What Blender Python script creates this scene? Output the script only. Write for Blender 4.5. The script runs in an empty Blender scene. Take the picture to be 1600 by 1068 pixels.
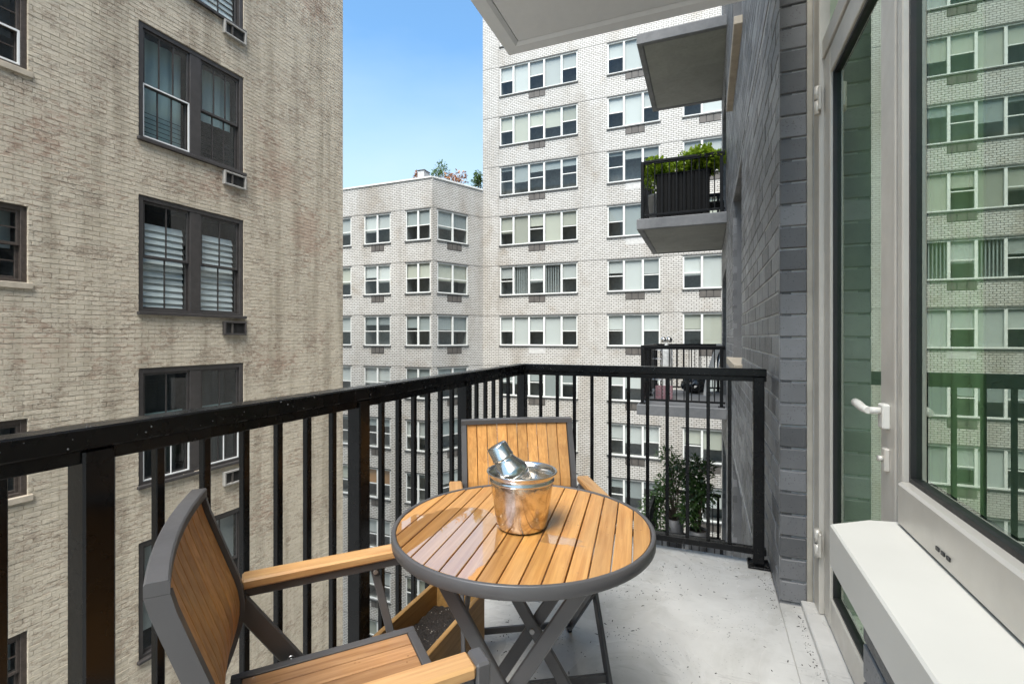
import bpy, math, random
from mathutils import Vector, Matrix
random.seed(7)
R = math.radians
scene = bpy.context.scene
col = scene.collection

# ------------------------------------------------------------------ camera, sky, sun, exposure
YAW = math.atan2(304, 757)
CAM_H = 1.243
cam_data = bpy.data.cameras.new('camera')
cam_data.sensor_width = 36.0
cam_data.lens = 36.0 * 757 / 1600
cam_data.shift_y = -7.0 / 1600
cam_data.clip_start = 0.02
cam_data.clip_end = 2000
cam = bpy.data.objects.new('camera', cam_data)
cam.location = (0, 0, CAM_H)
cam.rotation_euler = (R(90), 0, YAW)
col.objects.link(cam)
scene.camera = cam

SUN_EL, SUN_AZ = 61.0, 170.0          # azimuth clockwise from +Y (seen from above)
world = bpy.data.worlds.new('World')
scene.world = world
world.use_nodes = True
nt = world.node_tree
nt.nodes.clear()
w_out = nt.nodes.new('ShaderNodeOutputWorld')
w_bg = nt.nodes.new('ShaderNodeBackground')
w_sky = nt.nodes.new('ShaderNodeTexSky')
w_sky.sky_type = 'NISHITA'
w_sky.sun_disc = False
w_sky.sun_elevation = R(SUN_EL)
w_sky.sun_rotation = R(SUN_AZ)
w_sky.air_density = 1.0
w_sky.dust_density = 0.4
w_sky.ozone_density = 3.0
# thin bright cloud veil, denser towards the horizon all the way round
w_tc = nt.nodes.new('ShaderNodeTexCoord')
w_sep = nt.nodes.new('ShaderNodeSeparateXYZ')
w_map = nt.nodes.new('ShaderNodeMapping')
w_map.inputs['Scale'].default_value = (1.6, 1.6, 4.0)
w_noise = nt.nodes.new('ShaderNodeTexNoise')
w_noise.inputs['Scale'].default_value = 1.7
w_noise.inputs['Detail'].default_value = 6
w_noise.inputs['Roughness'].default_value = 0.55
w_ramp = nt.nodes.new('ShaderNodeMapRange')
w_ramp.inputs['From Min'].default_value = 0.16
w_ramp.inputs['From Max'].default_value = 0.56
w_ramp.inputs['To Min'].default_value = 0.95
w_ramp.inputs['To Max'].default_value = 0.0
w_add = nt.nodes.new('ShaderNodeMath'); w_add.operation = 'MULTIPLY_ADD'
w_add.inputs[1].default_value = 0.5
w_sub = nt.nodes.new('ShaderNodeMath'); w_sub.operation = 'SUBTRACT'
w_sub.inputs[1].default_value = 0.27
w_sub.use_clamp = True
w_mix = nt.nodes.new('ShaderNodeMix'); w_mix.data_type = 'RGBA'
w_mix.inputs['B'].default_value = (2.75, 3.4, 3.7, 1)
nt.links.new(w_tc.outputs['Generated'], w_sep.inputs[0])
nt.links.new(w_tc.outputs['Generated'], w_map.inputs[0])
nt.links.new(w_map.outputs[0], w_noise.inputs['Vector'])
nt.links.new(w_sep.outputs['Z'], w_ramp.inputs['Value'])
nt.links.new(w_noise.outputs['Fac'], w_add.inputs[0])
nt.links.new(w_ramp.outputs[0], w_add.inputs[2])
nt.links.new(w_add.outputs[0], w_sub.inputs[0])
nt.links.new(w_sub.outputs[0], w_mix.inputs['Factor'])
w_tint = nt.nodes.new('ShaderNodeVectorMath'); w_tint.operation = 'MULTIPLY'
w_tint.inputs[1].default_value = (0.90, 1.14, 1.12)
nt.links.new(w_sky.outputs[0], w_tint.inputs[0])
nt.links.new(w_tint.outputs[0], w_mix.inputs['A'])
nt.links.new(w_mix.outputs['Result'], w_bg.inputs['Color'])
w_bg.inputs['Strength'].default_value = 0.08
nt.links.new(w_bg.outputs[0], w_out.inputs[0])

sun_data = bpy.data.lights.new('sun', 'SUN')
sun_data.energy = 3.2
sun_data.angle = R(46)
sun_data.color = (1.0, 0.965, 0.90)
sun = bpy.data.objects.new('sun', sun_data)
az, el = R(SUN_AZ), R(SUN_EL)
sdir = Vector((math.sin(az) * math.cos(el), math.cos(az) * math.cos(el), math.sin(el)))
sun.rotation_euler = sdir.to_track_quat('Z', 'Y').to_euler()
sun.location = (0, -5, 30)
col.objects.link(sun)

scene.view_settings.view_transform = 'Standard'
scene.view_settings.look = 'None'
scene.view_settings.exposure = 1.85
scene.view_settings.gamma = 1
scene.view_settings.use_curve_mapping = False
scene.cycles.max_bounces = 8
scene.cycles.diffuse_bounces = 4
scene.cycles.glossy_bounces = 4
scene.cycles.caustics_reflective = False
scene.cycles.transparent_max_bounces = 12
scene.cycles.use_denoising = True
scene.cycles.use_adaptive_sampling = True
scene.cycles.adaptive_threshold = 0.02

# ------------------------------------------------------------------ materials
MATS = {}


class NT:
    def __init__(self, name):
        self.m = bpy.data.materials.new(name)
        self.m.use_nodes = True
        self.t = self.m.node_tree
        self.b = self.t.nodes['Principled BSDF']
        self.out = self.t.nodes['Material Output']
        self.pos = None

    def n(self, kind, **kw):
        nd = self.t.nodes.new('ShaderNode' + kind)
        for k, v in kw.items():
            if hasattr(nd, k):
                setattr(nd, k, v)
            else:
                nd.inputs[k].default_value = v
        return nd

    def l(self, a, b):
        self.t.links.new(a, b)

    def position(self):
        if self.pos is None:
            self.pos = self.n('NewGeometry').outputs['Position']
        return self.pos

    def mapped(self, scale=(1, 1, 1), rot=(0, 0, 0), src=None):
        mp = self.n('Mapping')
        mp.inputs['Scale'].default_value = scale
        mp.inputs['Rotation'].default_value = rot
        self.l(src or self.position(), mp.inputs['Vector'])
        return mp.outputs[0]

    def objco(self):
        return self.n('TexCoord').outputs['Object']

    def noise(self, vec, scale, detail=4, rough=0.55, dist=0.0):
        nz = self.n('TexNoise')
        nz.inputs['Scale'].default_value = scale
        nz.inputs['Detail'].default_value = detail
        nz.inputs['Roughness'].default_value = rough
        nz.inputs['Distortion'].default_value = dist
        self.l(vec, nz.inputs['Vector'])
        return nz.outputs['Fac']

    def ramp(self, fac, stops):
        r = self.n('ValToRGB')
        e = r.color_ramp.elements
        while len(e) < len(stops):
            e.new(0.5)
        for i, (p, c) in enumerate(stops):
            e[i].position = p
            e[i].color = (*c, 1) if len(c) == 3 else c
        self.l(fac, r.inputs['Fac'])
        return r.outputs['Color']

    def mr(self, fac, a, b, c=0.0, d=1.0):
        r = self.n('MapRange')
        for k, v in zip(('From Min', 'From Max', 'To Min', 'To Max'), (a, b, c, d)):
            r.inputs[k].default_value = v
        self.l(fac, r.inputs['Value'])
        return r.outputs[0]

    def math(self, op, a, b=None, clamp=False):
        m = self.n('Math')
        m.operation = op
        m.use_clamp = clamp
        for i, v in enumerate((a, b)):
            if v is None:
                continue
            if isinstance(v, (int, float)):
                m.inputs[i].default_value = v
            else:
                self.l(v, m.inputs[i])
        return m.outputs[0]

    def mix(self, fac, a, b, blend='MIX'):
        m = self.n('Mix')
        m.data_type = 'RGBA'
        m.blend_type = blend
        for k, v in (('Factor', fac), ('A', a), ('B', b)):
            s = m.inputs[k] if k == 'Factor' else m.inputs[6 if k == 'A' else 7]
            if isinstance(v, (int, float)):
                s.default_value = v
            elif isinstance(v, tuple):
                s.default_value = (*v, 1) if len(v) == 3 else v
            else:
                self.l(v, s)
        return m.outputs[2]

    def bump(self, height, strength=0.3, dist=0.01):
        b = self.n('Bump')
        b.inputs['Strength'].default_value = strength
        b.inputs['Distance'].default_value = dist
        self.l(height, b.inputs['Height'])
        self.l(b.outputs[0], self.b.inputs['Normal'])
        return b

    def set(self, **kw):
        for k, v in kw.items():
            s = self.b.inputs[k.replace('_', ' ')]
            if isinstance(v, (int, float)):
                s.default_value = v
            elif isinstance(v, tuple):
                s.default_value = (*v, 1) if len(v) == 3 else v
            else:
                self.l(v, s)
        return self


def plain(name, color, rough=0.5, metal=0.0, var=0.15, scale=8.0, bump=0.0, bscale=60.0, spec=None):
    t = NT(name)
    p = t.position()
    nz = t.noise(p, scale, 4)
    f = t.mr(nz, 0.3, 0.7, 1 - var, 1 + var)
    c = t.mix(1.0, tuple(color), t.n('CombineColor').outputs[0], 'MULTIPLY')
    mul = t.n('VectorMath'); mul.operation = 'SCALE'
    mul.inputs[0].default_value = color
    t.l(f, mul.inputs['Scale'])
    t.l(mul.outputs[0], t.b.inputs['Base Color'])
    t.set(Metallic=metal)
    t.l(t.mr(t.noise(p, scale * 2.3, 3), 0.3, 0.7, max(0.02, rough - 0.08), min(1, rough + 0.08)), t.b.inputs['Roughness'])
    if spec is not None:
        t.set(Specular_IOR_Level=spec)
    if bump > 0:
        t.bump(t.noise(p, bscale, 4, 0.6), bump, 0.004)
    MATS[name] = t.m
    return t.m


plain('black_paint', (0.005, 0.005, 0.0055), 0.26, var=0.35, scale=6, bump=0.08, bscale=90, spec=0.25)
plain('far_black_paint', (0.005, 0.005, 0.0055), 0.45, spec=0.2)
plain('grey_metal', (0.088, 0.084, 0.084), 0.42, var=0.08, scale=9, bump=0.03, bscale=250)
plain('bolt_steel', (0.35, 0.35, 0.35), 0.3, metal=0.9)
plain('aluminium', (0.56, 0.53, 0.475), 0.38, metal=0.25, var=0.05)
plain('gasket', (0.012, 0.012, 0.012), 0.5)
plain('caulk', (0.40, 0.37, 0.31), 0.8, bump=0.5, bscale=70)
plain('ledge_paint', (0.62, 0.605, 0.555), 0.5, var=0.05, scale=2)
plain('dark_brown_paint', (0.042, 0.037, 0.035), 0.45, var=0.2)
plain('old_frame', (0.055, 0.042, 0.034), 0.6, var=0.3, scale=20)
plain('white_trim', (0.74, 0.74, 0.72), 0.4, var=0.05)
plain('far_frame', (0.58, 0.58, 0.55), 0.45, var=0.08)
plain('ac_frame', (0.30, 0.285, 0.26), 0.5)
plain('sill_dark', (0.05, 0.05, 0.048), 0.6)
plain('stone_sill', (0.42, 0.36, 0.28), 0.7, bump=0.2)
plain('vent_brown', (0.075, 0.066, 0.058), 0.6, var=0.25, scale=3)
plain('vent_dark', (0.03, 0.028, 0.026), 0.7)
plain('vent_white', (0.42, 0.41, 0.39), 0.5)
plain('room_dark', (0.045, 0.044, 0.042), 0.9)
plain('room_wall', (0.22, 0.22, 0.21), 0.9)
plain('inner_room', (0.6, 0.62, 0.54), 0.8)
plain('joint_dark', (0.10, 0.095, 0.085), 0.8)
plain('pale_yard', (0.22, 0.215, 0.20), 0.8, var=0.3, scale=1.0)  # ground colour lightened to bounce light up under the slabs
plain('steel', (0.70, 0.68, 0.65), 0.2, metal=1.0, var=0.04)
plain('parapet_cap', (0.55, 0.55, 0.53), 0.5)
plain('roof_membrane', (0.25, 0.25, 0.25), 0.8)
plain('bark', (0.09, 0.065, 0.045), 0.85, var=0.3, scale=30)
plain('grey_pot', (0.085, 0.085, 0.088), 0.5, var=0.12)
plain('pale_pot', (0.45, 0.45, 0.44), 0.6)
plain('black_planter', (0.006, 0.006, 0.006), 0.6, var=0.3, scale=14, spec=0.15)
plain('bag_plastic', (0.006, 0.006, 0.006), 0.18)
plain('pink_plastic', (0.30, 0.17, 0.19), 0.5)
plain('pale_fabric', (0.45, 0.45, 0.44), 0.7, var=0.15)
plain('statue_white', (0.66, 0.66, 0.64), 0.35, var=0.2, scale=15)
plain('wire', (0.5, 0.5, 0.5), 0.4, metal=0.5)
plain('drop_water', (0.12, 0.125, 0.13), 0.05)
plain('rust_leaf', (0.33, 0.13, 0.035), 0.6, var=0.4, scale=9)


def leaf_mat(name, c0, c1, sheen=0.35):
    t = NT(name)
    nz = t.noise(t.position(), 9.0, 3)
    t.set(Base_Color=t.ramp(nz, [(0.3, c0), (0.72, c1)]), Roughness=sheen)
    tr = t.n('BsdfTranslucent')
    t.l(t.ramp(nz, [(0.3, tuple(1.5 * x for x in c0)), (0.72, tuple(1.5 * x for x in c1))]), tr.inputs['Color'])
    mx = t.n('MixShader'); mx.inputs[0].default_value = 0.3
    t.l(t.b.outputs[0], mx.inputs[1]); t.l(tr.outputs[0], mx.inputs[2]); t.l(mx.outputs[0], t.out.inputs['Surface'])
    MATS[name] = t.m


leaf_mat('leaf_bright', (0.13, 0.22, 0.012), (0.32, 0.42, 0.035))
leaf_mat('leaf_dark', (0.022, 0.055, 0.014), (0.07, 0.13, 0.03))
leaf_mat('leaf_roof', (0.04, 0.09, 0.02), (0.10, 0.16, 0.04))


def wood_mat(name, c_dark, c_light, rough, wet=False, axis=1, puddle=(-0.475, 1.04, 0.155, 0.27)):
    """Teak slats; grain runs along local axis 1 (y) or 2 (z); each object gets its own shade and grain offset."""
    t = NT(name)
    oi = t.n('ObjectInfo')
    co = t.n('TexCoord').outputs['Object']
    off = t.n('VectorMath'); off.operation = 'SCALE'
    cmb = t.n('CombineXYZ')
    t.l(oi.outputs['Random'], cmb.inputs[0]); t.l(oi.outputs['Random'], cmb.inputs[1]); t.l(oi.outputs['Random'], cmb.inputs[2])
    t.l(cmb.outputs[0], off.inputs[0]); off.inputs['Scale'].default_value = 37.0
    add = t.n('VectorMath'); add.operation = 'ADD'
    t.l(co, add.inputs[0]); t.l(off.outputs[0], add.inputs[1])
    sc = [38.0, 38.0, 38.0]; sc[axis] = 1.7
    g = t.noise(t.mapped(tuple(sc), src=add.outputs[0]), 2.2, 6, 0.62, 0.6)
    sc2 = [9.0, 9.0, 9.0]; sc2[axis] = 1.6
    g2 = t.noise(t.mapped(tuple(sc2), src=add.outputs[0]), 1.6, 3, 0.5, 0.3)
    c = t.ramp(g, [(0.26, c_dark), (0.50, tuple(0.5 * (a + b) for a, b in zip(c_dark, c_light))), (0.72, c_light)])
    shade = t.mr(oi.outputs['Random'], 0, 1, 0.84, 1.12)
    sh2 = t.math('MULTIPLY', shade, t.mr(g2, 0.3, 0.7, 0.84, 1.14))
    vm = t.n('VectorMath'); vm.operation = 'SCALE'
    t.l(c, vm.inputs[0]); t.l(sh2, vm.inputs['Scale'])
    # a few dark knots
    kn = t.n('TexVoronoi'); kn.inputs['Scale'].default_value = 5.5
    sc3 = [1.0, 1.0, 1.0]; sc3[axis] = 0.55
    t.l(t.mapped(tuple(sc3), src=add.outputs[0]), kn.inputs['Vector'])
    kf = t.mr(kn.outputs['Distance'], 0.02, 0.07, 0.45, 0.0)
    fade = t.mr(t.noise(t.mapped(tuple(sc2), src=add.outputs[0]), 0.9, 5, 0.6), 0.5, 0.72, 0, 0.35)
    faded = t.mix(fade, vm.outputs[0], (0.52, 0.32, 0.14))
    base = t.mix(kf, faded, (0.10, 0.045, 0.015))
    rr = t.mr(g, 0.3, 0.7, rough + 0.08, rough - 0.06)
    if wet:
        p = t.position()
        wn = t.noise(p, 3.1, 3, 0.5, 0.7)
        wn2 = t.noise(p, 16, 3, 0.55)
        sp = t.n('SeparateXYZ'); t.l(p, sp.inputs[0])
        ex = t.math('DIVIDE', t.math('SUBTRACT', t.math('ADD', sp.outputs[0], t.math('MULTIPLY', sp.outputs[1], 0.12)), puddle[0]), puddle[2])
        ey = t.math('DIVIDE', t.math('SUBTRACT', sp.outputs[1], puddle[1]), puddle[3])
        rr2 = t.math('SQRT', t.math('ADD', t.math('MULTIPLY', ex, ex), t.math('MULTIPLY', ey, ey)))
        edge = t.math('ADD', rr2, t.math('ADD', t.math('MULTIPLY', wn, 0.9), t.math('MULTIPLY', wn2, 0.35)))
        wf = t.mr(edge, 1.60, 1.63, 1, 0)
        wf = t.math('MAXIMUM', wf, t.mr(t.math('ADD', wn, t.math('MULTIPLY', wn2, 0.18)), 0.74, 0.755))
        drops = t.n('TexVoronoi'); drops.inputs['Scale'].default_value = 55
        t.l(p, drops.inputs['Vector'])
        df = t.mr(drops.outputs['Distance'], 0.13, 0.17, 1, 0)
        df = t.math('MULTIPLY', df, t.mr(t.noise(p, 5, 2), 0.5, 0.56))
        wf = t.math('MAXIMUM', wf, df)
        base = t.mix(t.math('MULTIPLY', wf, 0.28), base, (0.36, 0.15, 0.035))
        t.set(Coat_Weight=t.mr(wf, 0, 1, 0.30, 1.0), Coat_Roughness=t.mr(wf, 0, 1, 0.24, 0.012), Coat_IOR=t.mr(wf, 0, 1, 1.55, 4.0))
        hb = t.math('ADD', t.math('MULTIPLY', g, 0.25), t.math('MULTIPLY', wf, 0.0))
    else:
        t.set(Coat_Weight=0.12, Coat_Roughness=0.3)
        hb = g
    t.set(Base_Color=base, Roughness=rr)
    t.bump(hb, 0.22 if not wet else 0.12, 0.002)
    if wet:
        t.b.inputs['Coat Normal'].default_value = (0, 0, 0)
    MATS[name] = t.m


wood_mat('teak_table', (0.41, 0.165, 0.035), (0.68, 0.355, 0.105), 0.42, wet=True)
wood_mat('teak_back', (0.46, 0.19, 0.045), (0.74, 0.39, 0.125), 0.48, axis=2)
wood_mat('teak_seat', (0.26, 0.12, 0.045), (0.50, 0.28, 0.13), 0.38, wet=True, puddle=(9, 9, 0.1, 0.1))
wood_mat('teak_arm', (0.46, 0.22, 0.075), (0.70, 0.42, 0.18), 0.38)
wood_mat('planter_wood', (0.24, 0.125, 0.035), (0.42, 0.245, 0.085), 0.5)


def white_brick():
    t = NT('white_brick')
    p = t.position()
    sep = t.n('SeparateXYZ'); t.l(p, sep.inputs[0])
    # run along the facade whichever way it turns (x + y for the slanted bay), courses along z
    uu = t.math('ADD', sep.outputs[0], t.math('MULTIPLY', sep.outputs[1], 0.9))
    cb = t.n('CombineXYZ'); t.l(uu, cb.inputs[0]); t.l(sep.outputs[2], cb.inputs[1])
    br = t.n('TexBrick')
    br.inputs['Scale'].default_value = 1.0
    br.inputs['Brick Width'].default_value = 0.23
    br.inputs['Row Height'].default_value = 0.092
    br.inputs['Mortar Size'].default_value = 0.0125
    br.inputs['Mortar Smooth'].default_value = 0.2
    br.inputs['Bias'].default_value = -0.2
    br.inputs['Color1'].default_value = (0.475, 0.458, 0.425, 1)
    br.inputs['Color2'].default_value = (0.395, 0.378, 0.346, 1)
    br.inputs['Mortar'].default_value = (0.07, 0.062, 0.055, 1)
    t.l(cb.outputs[0], br.inputs['Vector'])
    st = t.noise(t.mapped((0.5, 0.5, 0.16)), 1.1, 6, 0.6, 0.3)
    st2 = t.noise(p, 0.9, 5, 0.6)
    c = t.mix(t.mr(st, 0.50, 0.78, 0, 0.6), br.outputs['Color'], (0.50, 0.42, 0.32), 'MULTIPLY')
    c = t.mix(t.mr(st2, 0.57, 0.77, 0, 0.5), c, (0.62, 0.50, 0.36), 'MULTIPLY')
    t.set(Base_Color=c, Roughness=0.45)
    t.bump(br.outputs['Fac'], -0.4, 0.006)
    MATS['white_brick'] = t.m


white_brick()


def old_brick(name, mortar=False):
    """Painted, worn brickwork: cream paint, brown and red brick where it has flaked, soot."""
    t = NT(name)
    p = t.position()
    big = t.noise(t.mapped((0.8, 0.8, 1.2)), 0.5, 4, 0.55, 0.3)
    med = t.noise(t.mapped((1.0, 1.0, 1.9)), 1.6, 5, 0.6, 0.4)
    flk = t.noise(t.mapped((1.0, 1.0, 2.3)), 6.5, 9, 0.74, 0.5)
    dash = t.noise(t.mapped((1.0, 1.0, 2.6)), 24, 6, 0.74, 0.2)
    fine = t.noise(p, 60, 4, 0.75)
    paint = t.ramp(t.math('ADD', t.math('MULTIPLY', flk, 0.6), t.math('MULTIPLY', med, 0.4)), [(0.34, (0.435, 0.37, 0.275)), (0.5, (0.555, 0.49, 0.385)), (0.66, (0.665, 0.61, 0.505))])
    # flaked zones: brown, with a large scale swing so that some areas stay clean
    sw = t.math('ADD', flk, t.math('MULTIPLY', t.math('SUBTRACT', med, 0.5), 0.55))
    fm = t.mr(sw, 0.495, 0.59)
    c = t.mix(t.math('MULTIPLY', fm, 0.60), paint, (0.30, 0.22, 0.15))
    rm = t.math('MULTIPLY', t.mr(t.math('ADD', big, t.math('MULTIPLY', t.math('SUBTRACT', flk, 0.5), 0.7)), 0.58, 0.72), 0.36)
    c = t.mix(rm, c, (0.29, 0.135, 0.085))
    dm = t.mr(t.math('ADD', dash, t.math('MULTIPLY', t.math('SUBTRACT', med, 0.5), 0.25)), 0.575, 0.64)
    c = t.mix(t.math('MULTIPLY', dm, 0.62), c, (0.12, 0.09, 0.065))
    streak = t.noise(t.mapped((1.0, 2.6, 0.2)), 1.2, 4, 0.6)
    c = t.mix(t.mr(streak, 0.46, 0.68, 0, 0.75), c, (0.62, 0.60, 0.57), 'MULTIPLY')
    if mortar:
        c = t.mix(0.20, c, (0.27, 0.23, 0.18))
    t.set(Base_Color=c, Roughness=0.82)
    h = t.math('ADD', t.math('SUBTRACT', t.math('MULTIPLY', fine, 0.35), t.math('MULTIPLY', dm, 0.55)), t.math('MULTIPLY', flk, -0.9))
    t.bump(h, 0.65, 0.013)
    MATS[name] = t.m


old_brick('old_brick')
old_brick('old_mortar', True)


def grey_brick():
    t = NT('grey_brick')
    oi = t.n('ObjectInfo')
    p = t.position()
    attr = t.n('Attribute'); attr.attribute_name = 'shade'
    nz = t.noise(p, 3.0, 5, 0.6)
    fine = t.noise(p, 55, 4, 0.7)
    f = t.math('MULTIPLY', t.mr(nz, 0.3, 0.7, 0.85, 1.15), t.mr(t.math('FRACT', t.math('ADD', t.math('MULTIPLY', oi.outputs['Random'], 1.0), attr.outputs['Fac'])), 0, 1, 0.55, 1.45))
    vm = t.n('VectorMath'); vm.operation = 'SCALE'
    vm.inputs[0].default_value = (0.152, 0.153, 0.157)
    t.l(f, vm.inputs['Scale'])
    vo = t.n('TexVoronoi'); vo.inputs['Scale'].default_value = 95
    t.l(p, vo.inputs['Vector'])
    pit = t.math('MULTIPLY', t.mr(vo.outputs['Distance'], 0.14, 0.26, 1, 0), t.mr(t.noise(p, 24, 2), 0.42, 0.54))
    c = t.mix(t.math('MULTIPLY', pit, 0.85), vm.outputs[0], (0.03, 0.03, 0.033))
    t.set(Base_Color=c, Roughness=t.mr(fine, 0.3, 0.7, 0.38, 0.6))
    t.bump(t.math('SUBTRACT', t.math('MULTIPLY', fine, 0.6), pit), 0.35, 0.003)
    MATS['grey_brick'] = t.m


grey_brick()
plain('grey_mortar', (0.50, 0.50, 0.49), 0.6, var=0.2, scale=6, bump=0.3, bscale=80)


def concrete(name, c0, c1, rough, wet=0.0, board=False, speck=0.0):
    t = NT(name)
    p = t.position()
    a = t.noise(p, 1.6, 6, 0.6, 0.4)
    b = t.noise(p, 14, 5, 0.65)
    c = t.ramp(t.math('ADD', t.math('MULTIPLY', a, 0.7), t.math('MULTIPLY', b, 0.3)), [(0.32, c0), (0.68, c1)])
    if speck > 0:
        vo = t.n('TexVoronoi'); vo.inputs['Scale'].default_value = 60
        t.l(p, vo.inputs['Vector'])
        s = t.math('MULTIPLY', t.mr(vo.outputs['Distance'], 0.10, 0.2, 1, 0), t.mr(t.noise(p, 3.4, 4, 0.6), 0.5, 0.62))
        c = t.mix(t.math('MULTIPLY', s, speck), c, (0.10, 0.095, 0.085))
        scr = t.noise(t.mapped((3, 22, 1), rot=(0, 0, 0.5)), 1.5, 5, 0.7, 1.5)
        c = t.mix(t.mr(scr, 0.60, 0.70, 0, 0.5 * speck), c, (0.2, 0.195, 0.18))
        grime = t.noise(p, 2.3, 6, 0.7, 1.0)
        c = t.mix(t.mr(grime, 0.50, 0.68, 0, 0.62 * speck), c, (0.34, 0.325, 0.285))
    t.set(Base_Color=c)
    if wet > 0:
        wm = t.mr(t.noise(p, 2.2, 4, 0.6, 0.6), 0.42, 0.58)
        t.l(t.mr(wm, 0, 1, rough, rough * (1 - wet)), t.b.inputs['Roughness'])
    else:
        t.set(Roughness=rough)
    h = b
    if board:
        bd = t.n('TexWave'); bd.wave_type = 'BANDS'; bd.bands_direction = 'X'
        bd.inputs['Scale'].default_value = 2.2; bd.inputs['Distortion'].default_value = 1.5
        t.l(p, bd.inputs['Vector'])
        h = t.math('ADD', b, t.math('MULTIPLY', bd.outputs['Fac'], 0.4))
    t.bump(h, 0.18, 0.004)
    MATS[name] = t.m


concrete('floor_concrete', (0.50, 0.485, 0.455), (0.66, 0.645, 0.61), 0.46, wet=0.65, speck=0.8)
concrete('slab_paint', (0.70, 0.71, 0.72), (0.80, 0.805, 0.81), 0.6)
concrete('slab_band', (0.72, 0.73, 0.74), (0.82, 0.825, 0.83), 0.5)
concrete('slab_raw', (0.20, 0.205, 0.185), (0.31, 0.31, 0.285), 0.75, board=True)
concrete('slab_edge', (0.10, 0.105, 0.11), (0.20, 0.20, 0.205), 0.65)


def glass(name, ior, tint, gloss_tint=(1, 1, 1), rough=0.0):
    t = NT(name)
    t.t.nodes.remove(t.b)
    fr = t.n('Fresnel')
    bf = t.n('NewGeometry').outputs['Backfacing']
    t.l(t.mr(bf, 0, 1, ior, 1.0 / ior), fr.inputs['IOR'])
    tr = t.n('BsdfTransparent'); tr.inputs['Color'].default_value = (*tint, 1)
    gl = t.n('BsdfGlossy'); gl.inputs['Color'].default_value = (*gloss_tint, 1); gl.inputs['Roughness'].default_value = rough
    mx = t.n('MixShader')
    t.l(fr.outputs[0], mx.inputs[0]); t.l(tr.outputs[0], mx.inputs[1]); t.l(gl.outputs[0], mx.inputs[2])
    t.l(mx.outputs[0], t.out.inputs['Surface'])
    MATS[name] = t.m


glass('window_glass', 1.5, (0.92, 0.95, 0.94))
glass('old_glass', 1.5, (0.85, 0.9, 0.9))
glass('door_glass', 5.5, (0.76, 0.94, 0.77), (0.90, 1.0, 0.90))


def shade_mat(name, color, slats=0.0):
    t = NT(name)
    p = t.position()
    oi = t.n('ObjectInfo')
    f = t.mr(oi.outputs['Random'], 0, 1, 0.72, 1.12)
    vm = t.n('VectorMath'); vm.operation = 'SCALE'
    vm.inputs[0].default_value = color
    t.l(f, vm.inputs['Scale'])
    t.set(Base_Color=vm.outputs[0], Roughness=0.7)
    MATS[name] = t.m


shade_mat('roller_white', (0.42, 0.425, 0.41))
shade_mat('roller_cream', (0.36, 0.355, 0.30))
shade_mat('roller_grey', (0.25, 0.27, 0.265))
shade_mat('curtain_wood', (0.28, 0.14, 0.05))
shade_mat('louvre_white', (0.72, 0.74, 0.73))
shade_mat('curtain_teal', (0.30, 0.40, 0.40))
shade_mat('curtain_dark', (0.06, 0.065, 0.065))
shade_mat('curtain_green', (0.58, 0.74, 0.48))


def mercury():
    t = NT('mercury_metal')
    p = t.objco()
    n1 = t.noise(p, 16, 6, 0.7, 1.2)
    n2 = t.noise(p, 60, 4, 0.7)
    c = t.mix(t.mr(t.math('ADD', n1, t.math('MULTIPLY', n2, 0.3)), 0.60, 0.84, 0, 0.75), (0.84, 0.74, 0.60), (0.20, 0.13, 0.065))
    t.set(Base_Color=c, Metallic=1.0, Roughness=t.mr(n1, 0.3, 0.7, 0.05, 0.17))
    t.bump(n1, 0.2, 0.005)
    MATS['mercury_metal'] = t.m


mercury()


def soil():
    t = NT('soil')
    p = t.position()
    a = t.noise(p, 70, 4, 0.7)
    vo = t.n('TexVoronoi'); vo.inputs['Scale'].default_value = 110
    t.l(p, vo.inputs['Vector'])
    s = t.math('MULTIPLY', t.mr(vo.outputs['Distance'], 0.15, 0.25, 1, 0), t.mr(t.noise(p, 40, 2), 0.55, 0.6))
    c = t.ramp(a, [(0.3, (0.006, 0.0045, 0.0035)), (0.7, (0.028, 0.019, 0.013))])
    t.set(Base_Color=t.mix(s, c, (0.45, 0.40, 0.34)), Roughness=0.7)
    t.bump(a, 0.8, 0.02)
    MATS['soil'] = t.m


soil()

# ------------------------------------------------------------------ mesh helpers


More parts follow.
